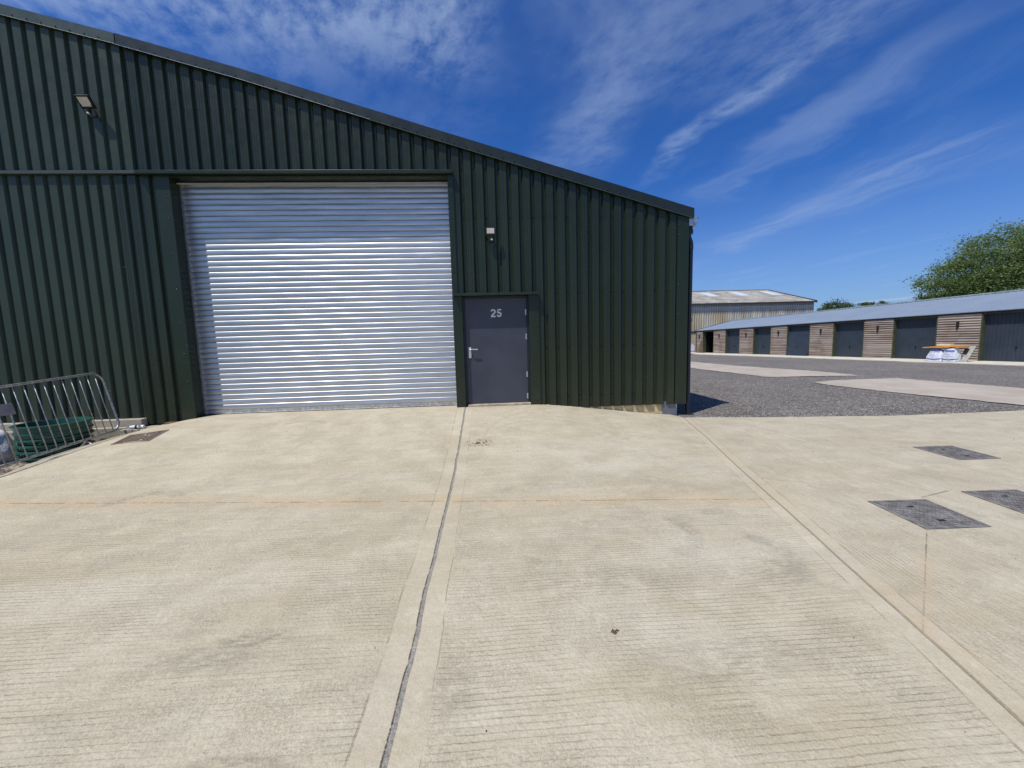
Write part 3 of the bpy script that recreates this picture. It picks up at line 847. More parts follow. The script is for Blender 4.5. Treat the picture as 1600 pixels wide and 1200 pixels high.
# floodlights
def floodlight(name, x, y0, z, wdt, hgt, tilt, label, pir):
    t = empty(name, (x, y0, z), label, 'floodlight', 'floodlights on the green cladding', world=False)
    ct, st_ = math.cos(tilt), math.sin(tilt)
    def T(p): return (p[0], -.12+p[1]*ct-p[2]*st_*-1 if 0 else -.13+p[1]*ct+p[2]*st_*-1, p[1]*st_*-1*-1+p[2]*ct)
    def tb(mb, x0, x1, a0, a1, c0, c1):
        mb.hexa([T((xx, yy, zz)) for zz in (c0, c1) for yy in (a0, a1) for xx in (x0, x1)])
    w2, h2 = wdt/2, hgt/2
    mb = MB(); tb(mb, -w2, w2, 0, .035, -h2, h2)
    for i in range(7): tb(mb, -w2*.7+i*w2*.23, -w2*.7+i*w2*.23+.006, .035, .055, -h2*.7, h2*.7)
    tb(mb, -w2, -w2+.012, -.006, 0, -h2, h2); tb(mb, w2-.012, w2, -.006, 0, -h2, h2); tb(mb, -w2+.012, w2-.012, -.006, 0, h2-.012, h2); tb(mb, -w2+.012, w2-.012, -.006, 0, -h2, -h2+.012)
    mb.build('housing', BLACK, t)
    mb = MB(); tb(mb, -w2+.026, w2-.026, -.004, -.0005, -h2+.034, h2-.024); mb.build('lens', LENS, t)
    mb = MB()
    for s in (-1, 1): mb.tube([(s*w2*.75, -.115, -.02), (s*w2*.75, -.06, -h2-.03), (s*w2*.5, -.002, -h2-.05)], .007, 6)
    mb.box(-w2*.55, w2*.55, -.012, 0, -h2-.08, -h2-.03); mb.build('bracket', BLACK, t)
    if pir:
        mb = MB(); mb.tube([(0.02, -.10, -h2-.005), (.02, -.105, -h2-.05)], .026, 10); mb.lathe([(0, -.03), (.018, -.022), (.026, 0), (.026, .01), (0, .01)], (.02, -.11, -h2-.05), 12)
        mb.build('sensor', [BLACK], t, smooth=True, autos=40)
        mb = MB(); mb.lathe([(.0, -.026), (.015, -.018), (.022, 0), (0, .002)], (.02, -.118, -h2-.062), 12); mb.build('sensor_lens', WHITEP, t, smooth=True)
    mb = MB(); mb.tube([(w2*.2, -.09, -.02), (w2*.7, -.03, -.10), (w2*.9, -.01, -.22), (w2*.6, .01, -.30)], .005, 6); mb.build('cable', BLACK, t)
    return t
floodlight('floodlight', .14, -.0, 3.20, .185, .15, R(4), 'small square floodlight with pale lens above the grey door', True)
floodlight('floodlight', -6.45, -.004, 5.32, .215, .19, R(38), 'black floodlight tilted down high up at the left of the shutter', True)

# ------------------------------------------------------------------ inspection covers
def cover(name, quad, mat, label, holes=2, seed=1, cat='manhole cover'):
    r = random.Random(seed)
    c = [sum(q[0] for q in quad)/4, sum(q[1] for q in quad)/4]
    z = zc_(*c); t = empty(name, (c[0], c[1], z), label, cat, 'inspection covers set in the concrete')
    def P(u, v): 
        a = (lerp(quad[0][0], quad[1][0], u), lerp(quad[0][1], quad[1][1], u)); b = (lerp(quad[3][0], quad[2][0], u), lerp(quad[3][1], quad[2][1], u))
        return lerp(a[0], b[0], v), lerp(a[1], b[1], v)
    def slab(mb, u0, u1, v0, v1, z0, z1):
        p = [P(u0, v0), P(u1, v0), P(u0, v1), P(u1, v1)]
        zz = [zc_(*q) for q in p]
        mb.hexa([(q[0], q[1], zk+z0) for q, zk in zip(p, zz)]+[(q[0], q[1], zk+z1) for q, zk in zip(p, zz)])
    mb = MB()
    e = .045
    for a in ((0, 1, 0, e), (0, 1, 1-e, 1), (0, e, e, 1-e), (1-e, 1, e, 1-e)): slab(mb, *a, .002, .008)
    mb.build('frame', mat, t)
    mb = MB(); slab(mb, e+.008, 1-e-.008, e+.008, 1-e-.008, .001, .004)
    n = 13
    for i in range(n):
        for j in range(n):
            if r.random() < .04: continue
            u = .075+.85*(i+.5)/n; v = .075+.85*(j+.5)/n
            if holes and ((abs(u-.5) < .07 and (abs(v-.25) < .045 or abs(v-.75) < .045))): continue
            if (i+j) % 2: slab(mb, u-.028, u+.028, v-.012, v+.012, .004, .0085)
            else: slab(mb, u-.012, u+.012, v-.028, v+.028, .004, .0085)
    mb.build('lid', mat, t)
    if holes:
        for v in (.25, .75):
            mb = MB(); slab(mb, .44, .56, v-.03, v+.03, .004, .0046); mb.build('keyhole', BLACK, t)
    return t
cover('inspection_cover', [(3.42, -4.27), (3.95, -4.30), (3.88, -4.83), (3.36, -4.81)], IRON, 'large grey square iron cover nearest the camera on the right hand slab', 2, 1)
cover('inspection_cover', [(5.59, -2.74), (6.11, -2.77), (6.04, -3.33), (5.53, -3.31)], IRON, 'grey iron cover farthest back on the right, alone in pale concrete', 2, 2)
cover('inspection_cover', [(4.46, -4.17), (4.99, -4.20), (4.92, -4.73), (4.40, -4.71)], IRON, 'grey iron cover with rust at its corner, cut by the right edge of the photo', 2, 3)
cover('inspection_cover', [(-5.80, -.86), (-5.19, -.86), (-5.10, -1.38), (-5.66, -1.37)], IRON_R, 'rusty brown square cover beside the metal barrier on the left', 0, 4)

# debris on the concrete
dm = MB(); r = random.Random(21)
for k in range(420):
    x = r.uniform(-5.8, 9); y = r.uniform(-7, -.3)
    if y > edge_g(max(x, 3.85))-.1: continue
    dm.cur = r.choice((0, 0, 1)); stone(dm, x, y, zc_(x, y), r.uniform(.003, .0085)*(1.2 if y > -3 else .7), r)
tag(dm.build('grit', [simple('brown_grit', (.07, .045, .03), .9), st2]), 'tiny dark bits of grit scattered over the concrete', 'grit', kind='stuff')
dm = MB()
for k in range(90):
    a = r.uniform(0, 6.3); q = r.random()**1.4*.16; x = -.17+math.cos(a)*q*1.3; y = -2.0+math.sin(a)*q*.8; z = zc_(x, y); s = r.uniform(.006, .018); an = r.uniform(0, 3.1)
    dx_, dy_ = math.cos(an)*s, math.sin(an)*s
    dm.quad((x-dx_, y-dy_, z+.002), (x+dy_*.4, y-dx_*.4, z+.006), (x+dx_, y+dy_, z+r.uniform(.003, .014)), (x-dy_*.4, y+dx_*.4, z+.004))
tag(dm.build('leaf_litter', simple('dry_brown_leaf', (.10, .04, .02), .9)), 'small heap of dry brown leaf bits by the long joint', 'leaf litter', kind='stuff')
dm = MB(); stone(dm, .62, -5.64, GZ, .022, r); stone(dm, .64, -5.63, GZ, .014, r)
tag(dm.build('pebble', simple('brown_pebble', (.09, .07, .04), .9), origin=(.62, -5.64, GZ)), 'single brown lump lying on the middle slab near the camera', 'stone')

# ------------------------------------------------------------------ crowd barrier
def barrier():
    Y0, Y1 = -.37, -2.72; XB = -6.36
    t = empty('crowd_barrier', (XB, -1.8, GZ-.05), 'galvanised steel crowd barrier standing in front of the green rings', 'barrier')
    zt = lambda y: .85+(y+.9)*.055; zb = lambda y: -.12+(y+.6)*.062
    def lean(y, z): return (XB-.15*(z+.15), y-.07*z, z)
    rc = .16
    path = []
    def arc_(cy, cz, a0, a1):
        for i in range(7):
            a = R(lerp(a0, a1, i/6)); path.append(lean(cy+rc*math.cos(a), cz+rc*math.sin(a)))
    arc_(Y0-rc, zt(Y0)-rc, 0, 90); arc_(Y1+rc, zt(Y1)-rc, 90, 180); arc_(Y1+rc, zb(Y1)+rc, 180, 270); arc_(Y0-rc, zb(Y0)+rc, 270, 360)
    mb = MB(); mb.tube(path, .0185, 10, closed=True); mb.build('frame', GALV_D, t, smooth=True)
    n = 17
    for i in range(n):
        y = lerp(Y0-.13, Y1+.13, i/(n-1))
        top = zt(y)-(.0 if abs(y-Y0) > rc and abs(y-Y1) > rc else .02); bot = zb(y)+(.0 if abs(y-Y0) > rc and abs(y-Y1) > rc else .02)
        mb = MB(); mb.tube([lean(y+.015, top), lean(y+.0, lerp(top, bot, .5)), lean(y-.01, bot)], .0075, 8); mb.build('bar', GALV_D, t, smooth=True)
    mb = MB(); yy = -1.83; mb.hexa([lean(yy+a, z) if k == 0 else tuple(Vector(lean(yy+a, z))+Vector((.012, 0, 0))) for z in (.42, .57) for k in (0, 1) for a in (-.12, .08)])
    mb.build('name_plate', simple('blank_grey_plate', (.22, .22, .24), .5, .4), t)
    mb = MB(); mb.tube([lean(Y0+.015, .55), lean(Y0+.05, .56)], .012, 8); mb.build('hook', GALV_D, t)
    for fy in (-.98, -2.6):
        mb = MB(); zb_ = zb(fy)
        mb.tube([(XB-.22, fy, GZ-.06), (XB, fy, zb_-.02), (XB+.18, fy+.02, GZ+.018)], .018, 8)
        mb.build('foot', GALV_D, t, smooth=True)
barrier()

# ------------------------------------------------------------------ green riser rings
RC = (-6.97, -.82); zbase = GZ-.09
hts = [.088]*4+[.19]
z = zbase; labels = ['lowest green plastic riser ring, resting on the soil', 'second green riser ring from the bottom of the stack', 'middle green riser ring of the stack of five', 'green riser ring directly under the deep top ring', 'deep topmost green plastic ring with an open rim']
rr = random.Random(6)
for k, (h, lb) in enumerate(zip(hts, labels)):
    ox, oy = RC[0]+rr.uniform(-.015, .015), RC[1]+rr.uniform(-.015, .015); ro = .41
    if k == 4: ro = .425
    pr = [(ro-.06, 0), (ro-.04, 0), (ro-.04, h*.50), (ro+.025, h*.56), (ro+.025, h*.80), (ro+.01, h*.86), (ro-.03, h*.9), (ro-.04, h), (ro-.06, h*.96), (ro-.06, 0)]
    if k == 4: pr = [(ro-.05, 0), (ro-.01, 0), (ro-.01, .05), (ro+.01, .055), (ro+.01, .075), (ro-.005, .08), (ro+.0, h-.03), (ro+.03, h-.025), (ro+.03, h-.005), (ro+.02, h), (ro-.02, h), (ro-.03, h-.03), (ro-.05, 0)]
    mb = MB(); mb.lathe(pr, (ox, oy, z), 56)
    for j in range(14):
        a = 2*math.pi*j/14; c_, s_ = math.cos(a), math.sin(a)
        mb.box(ox+c_*(ro-.02)-.008, ox+c_*(ro-.02)+.008, oy+s_*(ro-.02)-.008, oy+s_*(ro-.02)+.008, z+.004, z+h*.5)
    tag(mb.build('riser_ring', GREENP, smooth=True, autos=40, origin=(ox, oy, z)), lb, 'plastic ring', 'green rings stacked behind the barrier'); z += h+.004

# ------------------------------------------------------------------ bags
def bag(name, w_, d_, h, seed, mat, top=.7, sag=.06, origin=(0, 0, 0), rz=0., parent=None, n=20):
    r = random.Random(seed); mb = MB(); m = 14; b0 = 0
    for j in range(m+1):
        t = j/m; zz = h*t
        k = (1-(1-top)*t**1.4)*(1+.10*math.sin(math.pi*min(1, t*1.3)))
        if t > .88: k *= 1-((t-.88)/.12)**2*.75
        for i in range(n*2):
            a = 2*math.pi*i/(n*2); ca, sa = math.cos(a), math.sin(a); p = 3.2
            q = (abs(ca)**p+abs(sa)**p)**(-1/p)
            wr = 1+.035*math.sin(a*5+t*6+seed)+.025*math.sin(a*9-t*11+seed*2)+r.uniform(-.008, .008)
            mb.v.append((ca*q*w_/2*k*wr, sa*q*d_/2*k*wr, max(0, zz+sag*math.sin(a*2+seed)*t+r.uniform(-.006, .006))))
    N = n*2
    for j in range(m):
        for i in range(N): mb.f.append((j*N+i, j*N+(i+1) % N, (j+1)*N+(i+1) % N, (j+1)*N+i)); mb.mi.append(0)
    mb.f.append(tuple(m*N+i for i in range(N))); mb.mi.append(0)
    o = mb.build(name, mat, parent, smooth=True); return o
BAGL = bag('bulk_bag', .95, .85, .52, 5, BAGW, .8, .05); BAGL.location = (-7.98, -1.15, GZ-.12)
tag(BAGL, 'white woven sack slumped behind the barrier at the left edge', 'bag')
mb = MB(); mb.tube([(0, 0, 0), (.10, .01, .0)], .03, 12); mb.cur = 1; mb.tube([(.10, .01, 0), (.13, .013, 0)], .034, 12); mb.cur = 0; mb.tube([(.13, .013, 0), (.23, .02, 0)], .03, 12)
o = mb.build('pipe_coupling', [simple('white_plastic', (.7, .7, .7), .4), BLACK], smooth=True, autos=40); o.location = (-6.30, -.28, -.095); tag(o, 'small white plastic pipe piece with a black band on the footing', 'pipe fitting')
mb = MB(); mb.tube([(-6.95, -.98, GZ-.09), (-6.75, -.75, -.30), (-6.62, -.72, -.1)], .02, 8); 
tag(mb.build('timber_stake', simple('dark_wet_wood', (.03, .022, .018), .8), origin=(-6.95, -.98, GZ-.09)), 'short dark stick leaning between the rings and the footing', 'stick')
mb = MB(); mb.box(-5.78, -5.45, -.2, -.1, -.13, -.055); tag(mb.build('timber_offcut', simple('brown_timber_offcut', (.17, .10, .055), .85), bevel=.004, origin=(-5.6, -.15, -.13)), 'brown wood offcut at the foot of the cladding by the shutter', 'wood')

# ------------------------------------------------------------------ garage row
ga = math.atan2(.9828, -.1848)
GAR = empty('garage_row', (23.14, 8.22, 0), 'long low timber clad garage row with a blue grey metal roof', 'garages', world=False, rz=ga)
s0, s1 = -9., 20.37; zf = -.30
ze = lambda s: 2.02-.0147*s
zr = lambda s: 3.085-.0245*s
openings = [(-8.2, -6.1, 0), (-4.95, -2.85, 0), (-.75, 1.45, 0), (3.02, 4.92, 0), (6.35, 8.12, 0), (9.6, 11.28, 1), (12.55, 14.12, 0), (15.42, 16.92, 0), (18.25, 19.62, 2)]
piers = []; p0 = s0
for a, b, k in openings: piers.append((p0, a)); p0 = b
piers.append((p0, s1))
for a, b in piers:
    mb = MB(); zt_ = ze((a+b)/2)-.03; n = int((zt_-zf)/.118)+1; r = random.Random(int(a*10))
    for i in range(n):
        z0 = zf+i*.118; z1 = min(z0+.135, zt_); j = r.uniform(-.006, .006)
        mb.hexa([(a, 0, z0+j), (b, 0, z0-j), (a, .058, z0+j), (b, .058, z0-j), (a, 0, z1), (b, 0, z1), (a, .010, z1), (b, .010, z1)])
    mb.build('timber_pier', WOOD, GAR)
for a, b, k in openings:
    zt_ = ze((a+b)/2)-.03; mb = MB()
    mb.box(a, a+.05, -.3, .03, zf, zt_); mb.box(b-.05, b, -.3, .03, zf, zt_); mb.box(a+.05, b-.05, -.14, .02, zt_-.13, zt_)
    mb.box(a, b, .0, .012, zt_-.02, zt_+.01)
    mb.build('door_frame', OLIVE, GAR)
mb = MB(); mb.box(s1-.02, s1+.10, -.06, .06, zf, ze(s1)-.02); mb.build('end_post', OLIVE, GAR)
mb = MB()
mb.box(s0, s1, -4.0, -3.9, zf, 2.3); mb.box(s0, s0+.1, -3.9, -.02, zf, 2.05); mb.box(s1-.12, s1-.03, -3.9, -.02, zf, 1.7)
for a, b in piers: mb.box(a, b, -.12, -.001, zf, ze((a+b)/2)-.04)
mb.build('rear_wall', OLIVE, GAR)
for a, b, k in openings:
    zt_ = ze((a+b)/2)-.16
    if k == 2: continue
    mb = MB(); w_ = b-a-.1; yb_ = -.18; nr = 16
    for i in range(nr):
        x0 = a+.05+w_*i/nr; x1 = a+.05+w_*(i+1)/nr
        mb.box(x0+.006, x1-.006, yb_-.005, yb_+.004, zf+.03, zt_)
    mb.box(a+.05, b-.05, yb_-.03, yb_-.005, zf+.02, zt_)
    mb.box(a+.05, b-.05, yb_-.004, yb_+.012, zf+.02, zf+.08)
    if k == 1:     # tilted out at the bottom
        mb.v = [(x, y+.30*(zt_-zz)/(zt_-zf), zz) for x, y, zz in mb.v]
    o = mb.build('garage_door', GDOOR, GAR)
    off = .3*.62 if k == 1 else 0
    hm = MB(); c = (a+b)/2; hz = zf+.62
    hm.tube([(c, yb_+off, hz), (c, yb_+.05+off, hz)], .014, 8); hm.tube([(c-.01, yb_+.05+off, hz-.075), (c+.015, yb_+.05+off, hz+.075)], .012, 8); hm.tube([(c, yb_+off-.001, hz), (c, yb_+.012+off, hz)], .04, 10)
    hm.build('handle', BLACK, o)
# dark inside of the open bay
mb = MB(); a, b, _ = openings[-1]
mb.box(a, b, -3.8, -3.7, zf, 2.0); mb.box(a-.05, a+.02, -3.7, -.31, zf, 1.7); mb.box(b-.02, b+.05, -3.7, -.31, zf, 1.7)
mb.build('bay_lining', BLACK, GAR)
# roof: ribbed metal sheet
mb = MB(); n = int((s1+.25-s0)/.25); seq = []
for i in range(n):
    s = s0-.1+i*.25; seq += [(s, 0), (s+.17, 0), (s+.19, .010), (s+.23, .010)]
seq.append((s1+.22, 0))
for (sa, ha), (sb, hb) in zip(seq, seq[1:]):
    e0, e1, q0, q1 = ze(sa), ze(sb), zr(sa), zr(sb)
    mb.quad((sa, .11, e0+ha), (sb, .11, e1+hb), (sb, -4, q1+hb), (sa, -4, q0+ha))
    mb.quad((sa, .11, e0-.03), (sb, .11, e1-.03), (sb, -4, q1-.03), (sa, -4, q0-.03))
    mb.quad((sa, .11, e0-.03), (sb, .11, e1-.03), (sb, .11, e1+hb), (sa, .11, e0+ha))
mb.build('roof', GROOF, GAR)
mb = MB()
mb.hexa([(s0, .03, ze(s0)-.09), (s1+.15, .03, ze(s1)-.09), (s0, .07, ze(s0)-.09), (s1+.15, .07, ze(s1)-.09), (s0, .03, ze(s0)-.035), (s1+.15, .03, ze(s1)-.035), (s0, .07, ze(s0)-.035), (s1+.15, .07, ze(s1)-.035)])
for s in (s1+.225,):
    mb.hexa([(s, -4, zr(s)-.12), (s+.02, -4, zr(s)-.12), (s, .12, ze(s)-.12), (s+.02, .12, ze(s)-.12), (s, -4, zr(s)+.03), (s+.02, -4, zr(s)+.03), (s, .12, ze(s)+.03), (s+.02, .12, ze(s)+.03)])
mb.build('fascia', simple('dark_fascia', (.018, .02, .022), .5), GAR)
mb = MB()
mb.hexa([(s0, -4.15, zr(s0)+.0), (s1+.2, -4.15, zr(s1)+.0), (s0, -3.8, zr(s0)-.03), (s1+.2, -3.8, zr(s1)-.03), (s0, -4.15, zr(s0)+.06), (s1+.2, -4.15, zr(s1)+.06), (s0, -3.8, zr(s0)+.045), (s1+.2, -3.8, zr(s1)+.045)])
mb.build('ridge_cap', simple('pale_ridge_flashing', (.26, .33, .36), .5), GAR)
# pavement in front of the garages
pm = MB(); r = random.Random(31); pts = []
n = 60
for i in range(n):
    a = lerp(s0-2, s1+1.5, i/n); b = lerp(s0-2, s1+1.5, (i+1)/n)
    if i == 0: ya = 1.85
    yb2 = 1.85+r.uniform(-.07, .07)+.05*math.sin(i*.7)+(.25 if i in (24, 25) else 0)
    pm.hexa([(a, -.4, -.5), (b, -.4, -.5), (a, ya, -.5), (b, yb2, -.5), (a, -.4, zf), (b, -.4, zf), (a, ya, zf-.012), (b, yb2, zf-.012)]); ya = yb2
o = pm.build('pavement', PAVE); o.location = (23.14, 8.22, 0); o.rotation_euler = (0, 0, ga); tag(o, kind='structure')
# pier lamps
def gl(s, y, z): 
    c, s_ = math.cos(ga), math.sin(ga); return (23.14+s*c-y*s_, 8.22+s*s_+y*c, z)
lamp = None; names = ['rightmost dark up and down lamp, on the timber pier behind the building sacks', 'dark up and down lamp on the pier left of the sacks',
  'third wall lamp from the right, on a pier of the garage row', 'wall lamp on the pier right of the tilted garage door', 'wall lamp on the pier left of the tilted garage door', 'wall lamp on the pier just right of the open dark bay', 'leftmost wall lamp, on the last narrow pier of the row']
pm_ = [((a+b)/2) for a, b in piers]
lamp_piers = [pm_[3], pm_[4], pm_[5], pm_[6], pm_[7], pm_[8], pm_[9]]
names = ['rightmost dark wall lamp, on the pier behind the white sacks', 'dark wall lamp on the first pier left of the white sacks',
         'dark wall lamp on the pier two bays left of the sacks', 'dark wall lamp on the pier at the left of the tilted open door', 'dark wall lamp on the pier two doors right of the open bay',
         'dark wall lamp on the pier just right of the open bay', 'leftmost dark wall lamp, on the narrow end pier']
for s, nm in zip(lamp_piers, names):
    zl = ze(s)-.62
    if lamp is None:
        lamp = empty('wall_lamp', gl(s, .03, zl), nm, 'wall lamp', 'wall lamps on the garage piers', world=False, rz=ga)
        mb = MB(); mb.tube([(0, .07, -.02), (0, .07, .14)], .045, 12); mb.lathe([(.045, .14), (.055, .16), (.055, .19), (.04, .19)], (0, .07, 0), 12)
        mb.tube([(0, .07, -.16), (0, .07, -.02)], [.02, .03], 10); mb.build('lamp_body', BLACK, lamp, smooth=True, autos=40)
        mb = MB(); mb.box(-.03, .03, -.01, .03, -.06, .10); mb.build('mounting_plate', BLACK, lamp)
    else: copy_thing(lamp, gl(s, .03, zl), label=nm)
# ladder in the open bay
sa = 18.55
LD = empty('step_ladder', gl(sa, -1.0, zf), 'pale aluminium ladder leaning inside the open dark bay', 'ladder', world=False, rz=ga)
for dx_ in (-.2, .2):
    mb = MB(); mb.box(dx_-.025, dx_+.025, -.02, .03, 0, 1.65); mb.build('rail', GALV, LD)
for k in range(6):
    mb = MB(); z = .2+k*.26; mb.hexa([(-.175, -.01, z), (.175, -.01, z+(.06 if k % 2 else 0)), (-.175, .02, z), (.175, .02, z+(.06 if k % 2 else 0)), (-.175, -.01, z+.035), (.175, -.01, z+.095-(0 if k % 2 else .06)), (-.175, .02, z+.035), (.175, .02, z+.095-(0 if k % 2 else .06))]); mb.build('rung', GALV, LD)
mb = MB(); mb.hexa([(0, .05, 0), (.5, .05, 0), (0, .09, 0), (.5, .09, 0), (.02, .045, 1.1), (.1, .045, 1.1), (.02, .08, 1.1), (.1, .08, 1.1)])
o = mb.build('leaning_board', simple('reddish_board', (.16, .09, .06), .8)); o.location = gl(19.66, .02, zf); o.rotation_euler = (0, 0, ga); tag(o, 'brown wedge shaped board leaning on the end pier beside the open bay', 'board')

# bags, sheet and panel in front of the garages
def at_g(o, s, y, z, rz=0.): o.location = gl(s, y, z); o.rotation_euler = (0, 0, ga+rz); return o
def printed(o, w_, seed):
    # blue lettering bands and swooshes raised 3 mm on the side facing the yard (local +y)
    return o
def mat_bag(name, flip):
    m = Mat(name, .55)
    x, y, z = m.xyz()
    c = m.mix(m.noise(14, 4).step(.3, .7), (.60, .62, .68), (.74, .75, .78))
    wob = (m.noise(6, 3)-.5)*.06
    top = (z+wob).step(.50, .52)*(x*(1 if flip else -1)).step(-.1, .2)
    sw = ((z+wob-.10-(x*x)*.5).abs()).step(.022, .036, 1., 0.)*(x.abs()).step(.22, .3, 1., 0.)
    rows = ((z/.075).fract()-.5).abs().step(.12, .2, 1., 0.)*z.step(.18, .2)*z.step(.42, .46, 1., 0.)*x.abs().step(.16, .2, 1., 0.)*m.noise(28, 3, .6, src=m.mapped((1, 1, .2))).step(.42, .5)
    lg = (((x+.02).abs()).step(.16, .19, 1., 0.))*((z-.50+wob).abs()).step(.03, .05, 1., 0.)
    f = top.max(sw).max(rows*.85).max(lg)*y.step(.0, .08)
    c = m.mix(f, c, (.05, .10, .40))
    m.color(c); m.bump(m.noise(9, 4), .02); return m.m
b1 = bag('cement_sack', .64, .5, .58, 3, mat_bag('blue_printed_sack', False), .74, .03); at_g(b1, 2.32, 1.15, zf)
tag(b1, 'left white building sack with blue print under the orange sheet', 'bag', 'white sacks with blue print')
b2 = bag('cement_sack', .52, .5, .66, 9, mat_bag('blue_labelled_sack', True), .84, .02); at_g(b2, 1.77, 1.18, zf)
tag(b2, 'right white building sack with blue print beside the grey panel', 'bag', 'white sacks with blue print')
mb = MB(); mb.box(-.04, .03, .0, .012, 0, .45)
mb = MB(); mb.hexa([(-.68, -.35, .03), (.68, -.35, -.02), (-.64, .35, .03), (.70, .35, -.03), (-.68, -.35, .10), (.68, -.35, .02), (-.64, .35, .09), (.70, .35, .01)])
o = mb.build('orange_sheet', ORANGE, bevel=.01); at_g(o, 2.08, 1.05, zf+.66); tag(o, 'orange yellow board lying flat across the two white sacks', 'board')
mb = MB(); mb.box(-.25, .25, -.15, .15, 0, .10); o = mb.build('cream_block', CREAM, bevel=.015); at_g(o, 2.08, 1.1, zf+.725); tag(o, 'pale cream block resting on the orange board', 'block')
PN = empty('grey_panel', gl(1.40, .95, zf), 'pale grey slanted panel leaning beside the sacks', 'panel', world=False, rz=ga)
mb = MB(); mb.hexa([(-.06, 0, 0), (.16, 0, 0), (-.06, .04, 0), (.16, .04, 0), (-.24, -.20, .72), (-.02, -.20, .72), (-.24, -.16, .72), (-.02, -.16, .72)]); mb.build('panel_board', simple('pale_grey_board', (.38, .38, .35), .7), PN)
mb = MB(); mb.hexa([(-.0, -.06, .34), (.14, -.06, .34), (-.0, -.03, .34), (.14, -.03, .34), (-.06, -.13, .6), (.10, -.13, .6), (-.06, -.10, .6), (.10, -.10, .6)]); mb.build('dark_box', BLACK, PN)

# ------------------------------------------------------------------ barn
BX0, BX1, BY0, BY1 = -2., 37.3, 36., 51.6
BARN = empty('old_barn', (20, 43, GZ), 'big weathered barn of grey corrugated sheets with rooflights, behind the garages', 'barn')
mb = MB(); p = .27; n = int((BX1-BX0)/p)
for i in range(n):
    x = BX0+i*p
    seq = [(x, 0), (x+.10, 0), (x+.135, .09), (x+.235, .09), (x+.27, 0)]
    for (xa, ya), (xb, yb_) in zip(seq, seq[1:]):
        mb.quad((xa, BY0+ya, 1.75), (xb, BY0+yb_, 1.75), (xb, BY0+yb_, 4.85), (xa, BY0+ya, 4.85))
xe = BX0+n*p
mb.quad((xe, BY0, 1.75), (xe, BY1, 1.75), (xe, BY1, 4.8), (xe, (BY0+BY1)/2, 6.9), (xe, BY0, 4.8))
mb.quad((BX0, BY0, -.3), (BX0, BY1, -.3), (BX0, BY1, 4.8), (BX0, (BY0+BY1)/2, 6.9), (BX0, BY0, 4.8))
mb.quad((BX0, BY1, -.3), (xe, BY1, -.3), (xe, BY1, 4.8), (BX0, BY1, 4.8))
mb.build('wall', BARNW, BARN)
mb = MB(); mb.box(BX0, xe-.02, BY0+.12, BY1-.05, GZ-.1, 1.80); mb.build('block_wall', simple('tan_block_wall', (.46, .40, .26), .9, 0, .15), BARN)
mb = MB(); mb.box(BX0, xe-.1, BY0+.06, BY0+.12, 1.62, 1.76); mb.build('ledge', BLACK, BARN)
# roof, corrugated along the slope
mb = MB(); ym = (BY0+BY1)/2; ridge = 6.99; ev = 4.82
p = .30; n = int((BX1+.1-BX0)/p)
skl = [(27.15, 28.35), (31.0, 32.3), (35.1, 36.3)]
for side, yy in ((0, BY0-.15), (1, BY1+.15)):
    zz = ev-.04
    for i in range(n):
        x = BX0-.1+i*p
        seq = [(x, 0), (x+.15, .06), (x+.3, 0)]
        for (xa, ha), (xb, hb) in zip(seq, seq[1:]):
            mb.quad((xa, yy, zz+ha), (xb, yy, zz+hb), (xb, ym, ridge+hb), (xa, ym, ridge+ha))
mb.build('roof', BARNR, BARN)
for a, b in skl:
    mb = MB(); t0, t1 = .49, .84
    ya, yb_ = lerp(BY0-.15, ym, t0), lerp(BY0-.15, ym, t1); za, zb_ = lerp(ev-.04, ridge, t0)+.075, lerp(ev-.04, ridge, t1)+.075
    mb.hexa([(a, ya, za-.02), (b, ya, za-.02), (a, yb_, zb_-.02), (b, yb_, zb_-.02), (a, ya, za), (b, ya, za), (a, yb_, zb_), (b, yb_, zb_)])
    mb.build('rooflight', SKYL, BARN)
mb = MB()
mb.hexa([(BX1, BY0-.2, ev-.22), (BX1+.08, BY0-.2, ev-.22), (BX1, ym, ridge-.16), (BX1+.08, ym, ridge-.16), (BX1, BY0-.2, ev+.05), (BX1+.08, BY0-.2, ev+.05), (BX1, ym, ridge+.08), (BX1+.08, ym, ridge+.08)])
mb.box(BX0, BX1, BY0-.28, BY0-.16, ev-.16, ev-.05)
mb.build('bargeboard', simple('dark_barge', (.05, .045, .04), .8), BARN)
mb = MB(); mb.box(BX0-.05, BX1+.05, ym-.15, ym+.15, ridge+.04, ridge+.09); mb.build('ridge_cap', BARNR, BARN)

